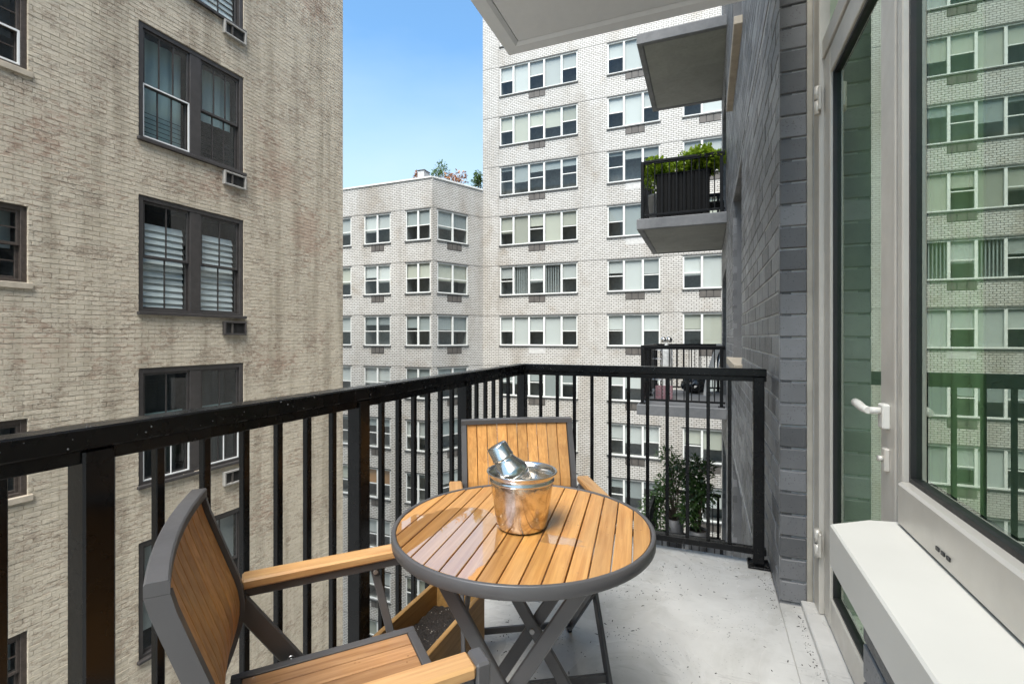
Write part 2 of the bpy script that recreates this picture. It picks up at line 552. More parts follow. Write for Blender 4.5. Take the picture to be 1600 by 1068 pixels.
class MB:
    """Collects quads and builds ONE mesh (one part)."""

    def __init__(self):
        self.v, self.f, self.mi, self.sm = [], [], [], []

    def quad(self, pts, m=0, smooth=False):
        i = len(self.v)
        self.v += [tuple(p) for p in pts]
        self.f.append(tuple(range(i, i + len(pts))))
        self.mi.append(m)
        self.sm.append(smooth)

    def grid(self, rows, m=0, smooth=True, close=False):
        """rows: list of equally long point lists."""
        i0 = len(self.v)
        n = len(rows[0])
        for r in rows:
            self.v += [tuple(p) for p in r]
        for a in range(len(rows) - 1):
            for b in range(n if close else n - 1):
                c = (b + 1) % n
                self.f.append((i0 + a * n + b, i0 + a * n + c, i0 + (a + 1) * n + c, i0 + (a + 1) * n + b))
                self.mi.append(m)
                self.sm.append(smooth)

    def box(self, x0, x1, y0, y1, z0, z1, c=0.0, M=None, m=0):
        """Box with small chamfered edges."""
        if c <= 0:
            P = [(x, y, z) for z in (z0, z1) for y in (y0, y1) for x in (x0, x1)]
            F = [(0, 2, 3, 1), (4, 5, 7, 6), (0, 1, 5, 4), (2, 6, 7, 3), (0, 4, 6, 2), (1, 3, 7, 5)]
        else:
            P, F, ix = [], [], {}
            xs, ys, zs = (x0, x1), (y0, y1), (z0, z1)
            for i in range(2):
                for j in range(2):
                    for k in range(2):
                        sx, sy, sz = (1 if i == 0 else -1), (1 if j == 0 else -1), (1 if k == 0 else -1)
                        for a in range(3):
                            p = [xs[i] + sx * c, ys[j] + sy * c, zs[k] + sz * c]
                            p[a] = (xs[i], ys[j], zs[k])[a]
                            ix[(i, j, k, a)] = len(P)
                            P.append(tuple(p))
            for a in range(3):
                o = [d for d in range(3) if d != a]
                for s in range(2):
                    q = []
                    for t in ((0, 0), (1, 0), (1, 1), (0, 1)):
                        key = [0, 0, 0]
                        key[a] = s; key[o[0]] = t[0]; key[o[1]] = t[1]
                        q.append(ix[(*key, a)])
                    flip = (s == 0) ^ (a == 1)
                    F.append(tuple(q[::-1]) if flip else tuple(q))
            for a in range(3):                       # edges running along axis a
                o = [d for d in range(3) if d != a]
                for s in range(2):
                    for t in range(2):
                        k0 = [0, 0, 0]; k0[o[0]] = s; k0[o[1]] = t
                        k1 = list(k0); k1[a] = 1
                        F.append((ix[(*k0, o[0])], ix[(*k1, o[0])], ix[(*k1, o[1])], ix[(*k0, o[1])]))
            for i in range(2):
                for j in range(2):
                    for k in range(2):
                        F.append((ix[(i, j, k, 0)], ix[(i, j, k, 1)], ix[(i, j, k, 2)]))
        i0 = len(self.v)
        self.v += [tuple(M @ Vector(p)) for p in P] if M is not None else P
        for f in F:
            self.f.append(tuple(i0 + q for q in f)); self.mi.append(m); self.sm.append(False)

    def bar(self, a, b, w, h, up=(0, 0, 1), c=0.0015, ext=0.0):
        """Rectangular bar from a to b, w across, h along `up`."""
        a, b = Vector(a), Vector(b)
        d = (b - a); L = d.length; d.normalize()
        s = d.cross(Vector(up)); s.normalize()
        u = s.cross(d)
        M = Matrix(((s.x, d.x, u.x, a.x), (s.y, d.y, u.y, a.y), (s.z, d.z, u.z, a.z), (0, 0, 0, 1)))
        self.box(-w / 2, w / 2, -ext, L + ext, -h / 2, h / 2, c, M)

    def tube(self, pts, r, n=8, caps=True):
        rows = []
        P = [Vector(p) for p in pts]
        rad = r if isinstance(r, (list, tuple)) else [r] * len(P)
        for i, p in enumerate(P):
            d = (P[min(i + 1, len(P) - 1)] - P[max(i - 1, 0)]).normalized()
            up = Vector((0, 0, 1)) if abs(d.z) < 0.9 else Vector((1, 0, 0))
            s = d.cross(up).normalized(); u = s.cross(d)
            rows.append([p + rad[i] * (math.cos(2 * math.pi * k / n) * s + math.sin(2 * math.pi * k / n) * u) for k in range(n)])
        self.grid(rows, close=True)
        if caps:
            self.quad(rows[0][::-1]); self.quad(rows[-1])

    def lathe(self, prof, n=32, M=None, smooth=True, close_ends=True):
        rows = []
        for r, z in prof:
            ring = [Vector((r * math.cos(2 * math.pi * k / n), r * math.sin(2 * math.pi * k / n), z)) for k in range(n)]
            rows.append([M @ p for p in ring] if M is not None else ring)
        self.grid(rows, close=True, smooth=smooth)
        if close_ends:
            if prof[0][0] > 1e-5: self.quad(rows[0][::-1])
            if prof[-1][0] > 1e-5: self.quad(rows[-1])

    def mesh(self, name, mats, fix=True):
        me = bpy.data.meshes.new(name)
        me.from_pydata(self.v, [], self.f)
        if isinstance(mats, str): mats = [mats]
        for m in mats: me.materials.append(MATS[m])
        me.polygons.foreach_set('material_index', self.mi)
        me.polygons.foreach_set('use_smooth', self.sm)
        if fix:
            import bmesh
            bm = bmesh.new(); bm.from_mesh(me)
            bmesh.ops.remove_doubles(bm, verts=bm.verts, dist=1e-6)
            bmesh.ops.recalc_face_normals(bm, faces=bm.faces)
            bm.to_mesh(me); bm.free()
        me.update()
        return me

    def build(self, name, mats, parent=None, fix=True):
        return link(name, self.mesh(name, mats, fix), parent)


def link(name, data, parent=None, loc=None, M=None):
    o = bpy.data.objects.new(name, data)
    col.objects.link(o)
    if parent is not None: o.parent = parent
    if loc is not None: o.location = loc
    if M is not None: o.matrix_local = M
    return o


def tag(o, label=None, cat=None, group=None, kind=None):
    if label: o['label'] = label
    if cat: o['category'] = cat
    if group: o['group'] = group
    if kind: o['kind'] = kind
    return o


def thing(name, label, cat, loc=(0, 0, 0), rz=0.0, group=None):
    o = bpy.data.objects.new(name, None)
    o.empty_display_size = 0.1
    col.objects.link(o)
    o.location = loc
    o.rotation_euler = (0, 0, rz)
    return tag(o, label, cat, group)


def copy_tree(o, parent=None):
    c = o.copy(); col.objects.link(c); c.parent = parent
    for ch in [x for x in bpy.data.objects if x.parent == o]:
        copy_tree(ch, c)
    return c


class Wall:
    """A vertical facade: u runs along it, v is height, d is out of it. u x n = z."""

    def __init__(self, o, n):
        self.o = Vector((*o, 0)) if len(o) == 2 else Vector(o)
        self.n = Vector((*n, 0)).normalized()
        self.u = self.n.cross(Vector((0, 0, 1)))
        self.M = Matrix(((self.u.x, self.n.x, 0, self.o.x), (self.u.y, self.n.y, 0, self.o.y), (0, 0, 1, self.o.z), (0, 0, 0, 1)))

    def P(self, u, d, v):
        return self.M @ Vector((u, d, v))


def facade(mb, W, u0, u1, v0, v1, openings, reveal=0.14, room=0.9, d=0.0):
    """Wall sheet with real openings: reveals, and a dark room box behind each (material 1)."""
    us = sorted({u0, u1, *[min(max(x, u0), u1) for o in openings for x in o[:2]]})
    vs = sorted({v0, v1, *[min(max(x, v0), v1) for o in openings for x in o[2:]]})
    for i in range(len(us) - 1):
        j = 0
        while j < len(vs) - 1:
            cu = 0.5 * (us[i] + us[i + 1])
            inside = lambda jj: any(o[0] < cu < o[1] and o[2] < 0.5 * (vs[jj] + vs[jj + 1]) < o[3] for o in openings)
            if inside(j):
                j += 1; continue
            k = j
            while k + 1 < len(vs) - 1 and not inside(k + 1): k += 1
            mb.quad([W.P(us[i], d, vs[j]), W.P(us[i + 1], d, vs[j]), W.P(us[i + 1], d, vs[k + 1]), W.P(us[i], d, vs[k + 1])])
            j = k + 1
    for a, b, c, e in openings:
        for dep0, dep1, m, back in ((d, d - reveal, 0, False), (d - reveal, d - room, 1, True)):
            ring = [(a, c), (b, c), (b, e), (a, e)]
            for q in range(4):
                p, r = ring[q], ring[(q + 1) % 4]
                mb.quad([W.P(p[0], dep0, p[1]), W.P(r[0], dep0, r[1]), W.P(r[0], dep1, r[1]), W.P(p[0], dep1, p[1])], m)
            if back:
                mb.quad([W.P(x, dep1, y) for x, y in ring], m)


def cut(rects, o):
    out = []
    for a, b, c, e in rects:
        if b <= o[0] or a >= o[1] or e <= o[2] or c >= o[3]:
            out.append((a, b, c, e)); continue
        if a < o[0]: out.append((a, o[0], c, e))
        if b > o[1]: out.append((o[1], b, c, e))
        aa, bb = max(a, o[0]), min(b, o[1])
        if c < o[2]: out.append((aa, bb, c, o[2]))
        if e > o[3]: out.append((aa, bb, o[3], e))
    return [r for r in out if r[1] - r[0] > 0.025 and r[3] - r[2] > 0.015]


def brick_points(w, h, depth, front, c, rnd, j):
    """12 points: back ring, face-side ring, chamfered face ring (local: x along, y out, z up)."""
    J = lambda s: rnd.uniform(-s, s)
    pts = []
    ring = [(-w / 2, -h / 2), (w / 2, -h / 2), (w / 2, h / 2), (-w / 2, h / 2)]
    jit = [(J(j), J(j)) for _ in range(4)]
    for dd, ins, jd in ((-depth, 0, 0), (front - c, 0, 0), (front, c, j * 0.8)):
        for (x, z), (jx, jz) in zip(ring, jit):
            pts.append((x + jx - math.copysign(ins, x), dd + J(jd), z + jz - math.copysign(ins, z)))
    return pts


BRICK_F = [(4, 5, 1, 0), (5, 6, 2, 1), (6, 7, 3, 2), (7, 4, 0, 3), (8, 9, 5, 4), (9, 10, 6, 5), (10, 11, 7, 6), (11, 8, 4, 7), (11, 10, 9, 8)]


def lay_bricks(part, W, u0, u1, v0, v1, openings, pu, pv, joint, depth, front, cham, jit, mat, near, n_single, seed, dj=None):
    dj = jit if dj is None else dj
    """Bricks over a facade: the n_single nearest to `near` become objects, the rest ONE stuff mesh."""
    rnd = random.Random(seed)
    rects = []
    nrow = int(math.ceil((v1 - v0) / pv))
    for r in range(nrow):
        v = v0 + r * pv
        off = (pu / 2 if r % 2 else 0.0) + rnd.uniform(-0.01, 0.01)
        u = u0 - pu + off
        while u < u1:
            a, b = max(u, u0) + joint / 2, min(u + pu, u1) - joint / 2
            if b - a > 0.03:
                rs = [(a, b, v + joint / 2, min(v + pv, v1) - joint / 2)]
                for o in openings:
                    if rs and a < o[1] and b > o[0] and v < o[3] and v + pv > o[2]:
                        rs = cut(rs, o)
                rects += rs
            u += pu
    near = Vector(near)
    full_w = pu - joint
    key = lambda q: (W.P(0.5 * (q[0] + q[1]), 0, 0.5 * (q[2] + q[3])) - near).length
    rects.sort(key=key)
    variants = {}
    singles = rects[:n_single]
    for a, b, c, e in singles:
        k = (round(b - a, 3), round(e - c, 3), rnd.randrange(4))
        if k not in variants:
            me = bpy.data.meshes.new('brick')
            me.from_pydata(brick_points(b - a, e - c, depth, front, cham, rnd, jit), [], BRICK_F)
            me.materials.append(MATS[mat])
            variants[k] = me
        M = W.M @ Matrix.Translation((0.5 * (a + b), rnd.uniform(-dj, dj), 0.5 * (c + e) + rnd.uniform(-jit, jit))) @ Matrix.Rotation(rnd.uniform(-jit, jit) * 4, 4, 'Y')
        link('brick', variants[k], part, M=M)
    V, Fc, sh = [], [], []
    for a, b, c, e in rects[n_single:]:
        T = Matrix.Translation((0.5 * (a + b), rnd.uniform(-dj, dj), 0.5 * (c + e) + rnd.uniform(-jit, jit))) @ Matrix.Rotation(rnd.uniform(-jit, jit) * 4, 4, 'Y')
        MM = W.M @ T
        i = len(V)
        V += [tuple(MM @ Vector(p)) for p in brick_points(b - a, e - c, depth, front, cham, rnd, jit)]
        Fc += [tuple(i + q for q in f) for f in BRICK_F]
        sh += [rnd.random()] * 12
    if V:
        me = bpy.data.meshes.new('brickwork')
        me.from_pydata(V, [], Fc)
        me.materials.append(MATS[mat])
        at = me.attributes.new('shade', 'FLOAT', 'POINT')
        at.data.foreach_set('value', sh)
        tag(link('brickwork', me, part), kind='stuff')
    return len(rects)


# ------------------------------------------------------------------ ground
mb = MB()
mb.quad([(-400, -400, -24), (400, -400, -24), (400, 400, -24), (-400, 400, -24)])
tag(mb.build('ground', 'pale_yard', fix=False), kind='structure')

# ------------------------------------------------------------------ our balcony floor
FX0, FX1, FY0, FY1 = -1.24, 0.32, -1.6, 3.03
mb = MB()
mb.box(FX0, FX1 - 0.002, FY0, FY1, -0.2, 0.0, 0.006)
mb.box(FX1 - 0.002, 0.56, FY0, 2.586, -0.2, -0.004)
mb.box(0.405, 0.60, FY0, 2.584, -0.003, 0.028, 0.004)
tag(mb.build('balcony_floor', 'floor_concrete'), kind='structure')

# ------------------------------------------------------------------ painted brick building (left)
XL = -9.05
LB = thing('painted_brick_building', 'tall old brick building in worn cream paint with dark brown windows', 'building', (XL, 0, -24))
Lp = lambda z: z
WL = Wall((0, 0, 24), (1, 0))          # local to the building: u = -Y
L_TOP = 14.0
main_windows = [(5.33, 7.37, 1.243 + 2.465 + 3.0 * k - 2.02, 1.243 + 2.465 + 3.0 * k) for k in (2, 1, 0, -1, -2)]
side_windows = [(2.65, 3.87, 1.243 + 0.78 + 3.04 * k, 1.243 + 1.88 + 3.04 * k) for k in (2, 1, 0, -1, -2)]
acs = [(6.88, 7.38, 1.243 + 0.08 + 3.04 * k - 0.03, 1.243 + 0.40 + 3.04 * k - 0.07) for k in (2, 1, 0, -1)]
ops = [(-b, -a, c, e) for a, b, c, e in main_windows + side_windows]
mb = MB()
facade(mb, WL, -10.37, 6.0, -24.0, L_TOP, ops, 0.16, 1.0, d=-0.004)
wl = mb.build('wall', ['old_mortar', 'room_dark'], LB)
mb = MB()                                # the body behind the facade: end wall, roof, back
for pts in ([(-0.004, 10.37, 0), (-14, 10.37, 0), (-14, 10.37, 38), (-0.004, 10.37, 38)],
            [(-0.004, 10.37, 38), (-14, 10.37, 38), (-14, -6, 38), (-0.004, -6, 38)],
            [(-0.004, -6, 0), (-14, -6, 0), (-14, -6, 38), (-0.004, -6, 38)],
            [(-14, -6, 0), (-14, 10.37, 0), (-14, 10.37, 38), (-14, -6, 38)]):
    mb.quad(pts)
mb.build('end_wall', 'old_brick', LB)
lay_bricks(wl, WL, -10.37, -2.2, -7.5, 11.0, ops, 0.208, 0.0740, 0.008, 0.03, 0.0015, 0.002, 0.0025,
           'old_brick', (0, 4.2, 24 + 1.3), 300, 11, dj=0.0016)


def shade_panel(name, W, parent, u0, u1, d, v0, v1, mat, folds=0, thick=0.012):
    """A blind or curtain hanging behind a pane; folds > 0 ripples it."""
    mb = MB()
    if folds:
        n = max(6, int(folds * 4))
        rows = []
        for v in (v0, v1):
            rows.append([W.P(u0 + (u1 - u0) * i / n, d + 0.018 * math.sin(2 * math.pi * folds * i / n), v) for i in range(n + 1)])
        mb.grid(rows)
    else:
        P = [(u0, d, v0), (u1, d, v0), (u1, d, v1), (u0, d, v1)]
        P2 = [(a, b - thick, c) for a, b, c in P]
        mb.quad([W.P(*p) for p in P])
        for q in range(4):
            mb.quad([W.P(*P[q]), W.P(*P[(q + 1) % 4]), W.P(*P2[(q + 1) % 4]), W.P(*P2[q])])
    return mb.build(name, mat, parent)


def wbox(mb, W, u0, u1, d0, d1, v0, v1, c=0.0, m=0):
    mb.box(u0, u1, d0, d1, v0, v1, c, W.M, m)


def sash(W, parent, u0, u1, v0, v1, d, ncol, nrow, fmat, gmat, bar=0.045, munt=0.018, fname='sash'):
    """One sash: a frame with muntins (one mesh) and its single panes."""
    mb = MB()
    wbox(mb, W, u0, u0 + bar, d - 0.02, d + 0.02, v0, v1, 0.003)
    wbox(mb, W, u1 - bar, u1, d - 0.02, d + 0.02, v0, v1, 0.003)
    wbox(mb, W, u0 + bar, u1 - bar, d - 0.018, d + 0.018, v0, v0 + bar, 0.003)
    wbox(mb, W, u0 + bar, u1 - bar, d - 0.018, d + 0.018, v1 - bar, v1, 0.003)
    a, b, c, e = u0 + bar, u1 - bar, v0 + bar, v1 - bar
    for i in range(1, ncol):
        x = a + (b - a) * i / ncol
        wbox(mb, W, x - munt / 2, x + munt / 2, d - 0.012, d + 0.012, c, e)
    for i in range(1, nrow):
        y = c + (e - c) * i / nrow
        wbox(mb, W, a, b, d - 0.011, d + 0.011, y - munt / 2, y + munt / 2)
    mb.build(fname, fmat, parent)
    for i in range(ncol):
        for j in range(nrow):
            g = MB()
            wbox(g, W, a + (b - a) * i / ncol, a + (b - a) * (i + 1) / ncol, d - 0.002, d + 0.001, c + (e - c) * j / nrow, c + (e - c) * (j + 1) / nrow)
            pane_single(g, W, parent, gmat)


def pane_single(g, W, parent, gmat):
    """Keep only the outward face of the box just collected (a single sheet refracts nothing twice)."""
    g.f = [g.f[3]]; g.mi = [0]; g.sm = [False]
    used = sorted(set(g.f[0]))
    g.v = [g.v[i] for i in used]
    g.f = [tuple(range(4))]
    v = g.v
    g.f = [(0, 1, 3, 2)]
    return g.build('pane', gmat, parent, fix=False)


for (y0, y1, v0, v1), st in zip(main_windows, ('shutter', 'screen3', 'louvre', 'teal', 'cream')):
    u0, u1 = -y1, -y0
    mb = MB()                             # brick-mould frame, head, centre mullion
    fw = 0.085
    wbox(mb, WL, u0, u0 + fw, -0.15, -0.02, v0, v1, 0.004)
    wbox(mb, WL, u1 - fw, u1, -0.15, -0.02, v0, v1, 0.004)
    wbox(mb, WL, u0 + fw, u1 - fw, -0.15, -0.022, v1 - fw, v1, 0.004)
    um = 0.5 * (u0 + u1)
    wbox(mb, WL, um - 0.105, um + 0.105, -0.15, -0.03, v0 + 0.05, v1 - fw, 0.004)
    wbox(mb, WL, u0 + fw, u1 - fw, -0.15, -0.024, v0, v0 + 0.05, 0.004)
    win = mb.build('window', 'dark_brown_paint', LB)
    mb = MB()
    wbox(mb, WL, u0 - 0.03, u1 + 0.03, -0.15, 0.06, v0 - 0.05, v0 + 0.004, 0.006)
    mb.build('sill', 'dark_brown_paint', win)
    for side, (a, b) in enumerate(((u0 + fw, um - 0.105), (um + 0.105, u1 - fw))):
        vm = v0 + 0.05 + (v1 - fw - v0 - 0.05) * 0.49
        nc = 3 if st == 'screen3' else 2
        sash(WL, win, a, b, vm - 0.02, v1 - fw, -0.075, nc, 1, 'dark_brown_paint', 'old_glass')
        sash(WL, win, a, b, v0 + 0.05, vm + 0.02, -0.118, nc, 1, 'dark_brown_paint', 'old_glass')
        if st in ('louvre', 'shutter'):
            for k in range(13):           # white interior louvres
                vv = v0 + 0.12 + k * 0.117
                if vv > v1 - 0.42: break
                mb = MB()
                mb.box(a + 0.03, b - 0.03, -0.005, 0.005, -0.062, 0.062, 0, WL.M @ Matrix.Translation((0, -0.21, vv)) @ Matrix.Rotation(R(18), 4, 'X'))
                mb.build('louvre', 'louvre_white', win)
        elif st == 'teal':
            shade_panel('blind', WL, win, a, b, -0.25, vm - 0.02, vm + 0.22, 'curtain_teal')
            shade_panel('curtain', WL, win, a, b, -0.45, v0, v1 - 0.1, 'curtain_dark', 5)
        elif st == 'screen3':
            shade_panel('curtain', WL, win, a, b, -0.3, vm - (0.1 if side == 0 else 0.95), v1 - 0.1, 'curtain_teal', 4)
        else:
            shade_panel('blind', WL, win, a, b, -0.2, vm - 0.6, v1 - 0.1, 'roller_white')
        # white framed insect screens on two of the lower sashes
        if (st == 'screen3' and side == 1) or st == 'teal':
            mb = MB()
            h1 = vm + 0.01 if st == 'screen3' else v0 + 0.62
            s0, s1 = a + 0.005, b - 0.005
            for q in ((s0, s0 + 0.022, v0 + 0.055, h1), (s1 - 0.022, s1, v0 + 0.055, h1), (s0 + 0.022, s1 - 0.022, v0 + 0.055, v0 + 0.077), (s0 + 0.022, s1 - 0.022, h1 - 0.022, h1)):
                wbox(mb, WL, q[0], q[1], -0.062, -0.04, q[2], q[3])
            if st == 'teal':
                wbox(mb, WL, 0.6 * s0 + 0.4 * s1, 0.6 * s0 + 0.4 * s1 + 0.014, -0.06, -0.044, v0 + 0.077, h1 - 0.022)
            mb.build('screen_frame', 'white_trim', win)
        if st == 'screen3':               # dark window guard bars in front of the lower sash
            mb = MB()
            for k in range(6):
                wbox(mb, WL, a + 0.01, b - 0.01, -0.168, -0.160, v0 + 0.10 + k * 0.085, v0 + 0.108 + k * 0.085)
            mb.build('window_guard', 'far_black_paint', win)

for i, (y0, y1, v0, v1) in enumerate(side_windows):
    u0, u1 = -y1, -y0
    mb = MB()
    wbox(mb, WL, u0, u0 + 0.07, -0.15, -0.03, v0, v1, 0.004)
    wbox(mb, WL, u1 - 0.07, u1, -0.15, -0.03, v0, v1, 0.004)
    wbox(mb, WL, u0 + 0.07, u1 - 0.07, -0.15, -0.032, v1 - 0.07, v1, 0.004)
    wbox(mb, WL, u0 + 0.07, u1 - 0.07, -0.15, -0.034, v0, v0 + 0.05, 0.004)
    win = mb.build('window', 'old_frame', LB)
    vm = 0.5 * (v0 + v1)
    sash(WL, win, u0 + 0.07, u1 - 0.07, vm - 0.02, v1 - 0.07, -0.07, 2, 2, 'old_frame', 'old_glass', 0.04)
    sash(WL, win, u0 + 0.07, u1 - 0.07, v0 + 0.05, vm + 0.02, -0.112, 2, 2, 'old_frame', 'old_glass', 0.04)
    mb = MB()
    wbox(mb, WL, u0 - 0.05, u1 + 0.05, -0.14, 0.035, v0 - 0.085, v0 + 0.003, 0.006)
    mb.build('sill', 'stone_sill', win)
    shade_panel('curtain', WL, win, u0 + 0.07, u1 - 0.07, -0.3, vm - 0.05, v1 - 0.05, 'curtain_dark' if i % 2 else 'roller_grey', 4)
    if i == 1:
        mb = MB()
        for q in ((u0 + 0.075, u0 + 0.1, v0 + 0.055, vm), (u0 + 0.1, u1 - 0.1, vm - 0.025, vm), (u0 + 0.1, u1 - 0.1, v0 + 0.055, v0 + 0.08)):
            wbox(mb, WL, q[0], q[1], -0.055, -0.036, q[2], q[3])
        mb.build('screen_frame', 'white_trim', win)

for i, (y0, y1, v0, v1) in enumerate(acs):   # air conditioner sleeves through the wall
    u0, u1 = -y1, -y0
    mb = MB()
    t_ = 0.035
    wbox(mb, WL, u0, u0 + t_, -0.05, 0.075, v0, v1, 0.004)
    wbox(mb, WL, u1 - t_, u1, -0.05, 0.075, v0, v1, 0.004)
    wbox(mb, WL, u0 + t_, u1 - t_, -0.05, 0.073, v0, v0 + t_, 0.004)
    wbox(mb, WL, u0 + t_, u1 - t_, -0.05, 0.073, v1 - t_, v1, 0.004)
    ac = mb.build('air_conditioner', 'dark_brown_paint' if i == 2 else 'ac_frame', LB)
    mb = MB()
    wbox(mb, WL, u0 + t_, u1 - t_, -0.05, 0.02, v0 + t_, v1 - t_)
    mb.build('backing', 'vent_dark', ac)
    mb = MB()
    wbox(mb, WL, u0 + 0.30, u0 + 0.325, 0.02, 0.06, v0 + t_, v1 - t_)
    mb.build('divider', 'vent_brown', ac)
    for k in range(9):
        mb = MB()
        uu = u0 + t_ + 0.02 + k * 0.028
        wbox(mb, WL, uu, uu + 0.007, 0.02, 0.045, v0 + t_, v1 - t_)
        mb.build('fin', 'vent_dark', ac)

# ------------------------------------------------------------------ white brick building (far)
D1, D2 = 21.60, 24.64
CX0, CX1 = -13.10, -11.66              # slanted bay between the wing and the tower
ROW_TOP, PITCH, WH = 7.90, 2.75, 1.60
WING_TOP = 9.48
WB = thing('white_brick_building', 'white glazed brick apartment building with a lower wing and slanted corner', 'building', (-8, D2, -24))
o = (8, -D2, 24)                       # building-local origin offset
WT = Wall((0 + o[0], 0, 24), (0, -1))            # tower front, local y = 0; u = -X
WW = Wall((0 + o[0], D1 - D2, 24), (0, -1))      # wing front
cdir = Vector((CX1 - CX0, D2 - D1, 0)).normalized()
cn = Vector((cdir.y, -cdir.x, 0))
WC = Wall((CX0 + o[0], D1 - D2, 24), (cn.x, cn.y))   # slanted bay; u grows towards the wing corner
CLEN = math.hypot(CX1 - CX0, D2 - D1)
U = lambda x: -x                        # world X -> u on WT / WW

rows_t = list(range(5, -8, -1))
rows_w = list(range(0, -10, -1))
win_specs = []                          # wall, u0, u1, row, units, column
for k in rows_t:
    if k >= -6: win_specs.append((WT, 6.23, 10.61, k, 'dfdfd', 'A'))
    if k >= -6: win_specs.append((WT, 2.11, 4.67, k, 'dfd', 'B'))
    if k >= -6: win_specs.append((WT, -1.60, 1.05, k, 'dfd', 'C'))
for k in rows_w:
    win_specs.append((WW, 15.67, 17.40, k, 'dd', 'D'))
    win_specs.append((WW, 13.20, 14.72, k, 'dd', 'E'))
    if k >= -5: win_specs.append((WW, 18.28, 20.0, k, 'dd', 'G'))


def bay_u(px):
    a = (px - 800) / 757.0
    dx, dy = -math.sin(YAW) + a * math.cos(YAW), math.cos(YAW) + a * math.sin(YAW)
    # intersect the ray with the bay line
    ex, ey = CX1 - CX0, D2 - D1
    det = dx * (-ey) - dy * (-ex)
    s = (dx * D1 - dy * CX0) / (ex * dy - ey * dx)
    return s * CLEN


B0, B1 = bay_u(683.5), bay_u(731.0)
for k in rows_w:
    win_specs.append((WC, -B1, -B0, k, 'dd', 'F'))
vt = lambda k: ROW_TOP + PITCH * k
sheet = {id(WT): [], id(WW): [], id(WC): []}
for W, a, b, k, un, cl in win_specs:
    sheet[id(W)].append((a, b, vt(k) - WH, vt(k)))
mb = MB()
facade(mb, WT, -26.0, -CX1, -24.0, 26.0, sheet[id(WT)], 0.10, 0.9)
mb.build('tower_wall', ['white_brick', 'room_wall'], WB)
mb = MB()
facade(mb, WW, -CX0, 24.0, -24.0, WING_TOP, sheet[id(WW)], 0.10, 0.9)
mb.build('wing_wall', ['white_brick', 'room_wall'], WB)
mb = MB()
facade(mb, WC, -CLEN, 0.0, -24.0, WING_TOP, sheet[id(WC)], 0.10, 0.9)
mb.build('bay_wall', ['white_brick', 'room_wall'], WB)
mb = MB()                               # tower side above the wing, roofs
mb.quad([(CX1 + o[0], 0, 24 + WING_TOP - 1), (CX1 + o[0], 12, 24 + WING_TOP - 1), (CX1 + o[0], 12, 50), (CX1 + o[0], 0, 50)])
mb.quad([(CX1 + o[0], 0, 50), (34, 0, 50), (34, 12, 50), (CX1 + o[0], 12, 50)])
mb.quad([(34, 0, 0), (34, 12, 0), (34, 12, 50), (34, 0, 50)])
mb.quad([(CX1 + o[0], 12, 0), (34, 12, 0), (34, 12, 50), (CX1 + o[0], 12, 50)])
mb.build('side_wall', 'white_brick', WB)
mb = MB()
mb.quad([(-16, D1 - D2 + 0.3, 24 + WING_TOP - 0.9), (CX0 + o[0], D1 - D2 + 0.3, 24 + WING_TOP - 0.9), (CX1 + o[0], 0.3, 24 + WING_TOP - 0.9), (CX1 + o[0], 12, 24 + WING_TOP - 0.9), (-16, 12, 24 + WING_TOP - 0.9)])
mb.build('wing_roof', 'roof_membrane', WB)
mb = MB()                               # coping round the wing
wbox(mb, WW, -CX0 + 0.02, 24.0, -0.25, 0.05, WING_TOP - 0.01, WING_TOP + 0.07)
wbox(mb, WC, -CLEN + 0.05, -0.02, -0.25, 0.05, WING_TOP - 0.012, WING_TOP + 0.068)
mb.build('coping', 'parapet_cap', WB)
for W, a, b, ks in ((WT, -26.0, -CX1, rows_t), (WW, -CX0, 24.0, rows_w), (WC, -CLEN, 0.0, rows_w)):
    for k in ks:                        # steel shelf line at every storey
        mb = MB()
        wbox(mb, W, a + 0.01, b - 0.01, -0.01, 0.006, vt(k) + 0.055, vt(k) + 0.068)
        mb.build('shelf_line', 'joint_dark', WB)
for uu in (10.67, 15.05):
    mb = MB()
    wbox(mb, WT if uu < 12 else WW, uu, uu + 0.018, -0.01, 0.007, -24, 20 if uu < 12 else WING_TOP)
    mb.build('movement_joint', 'joint_dark', WB)

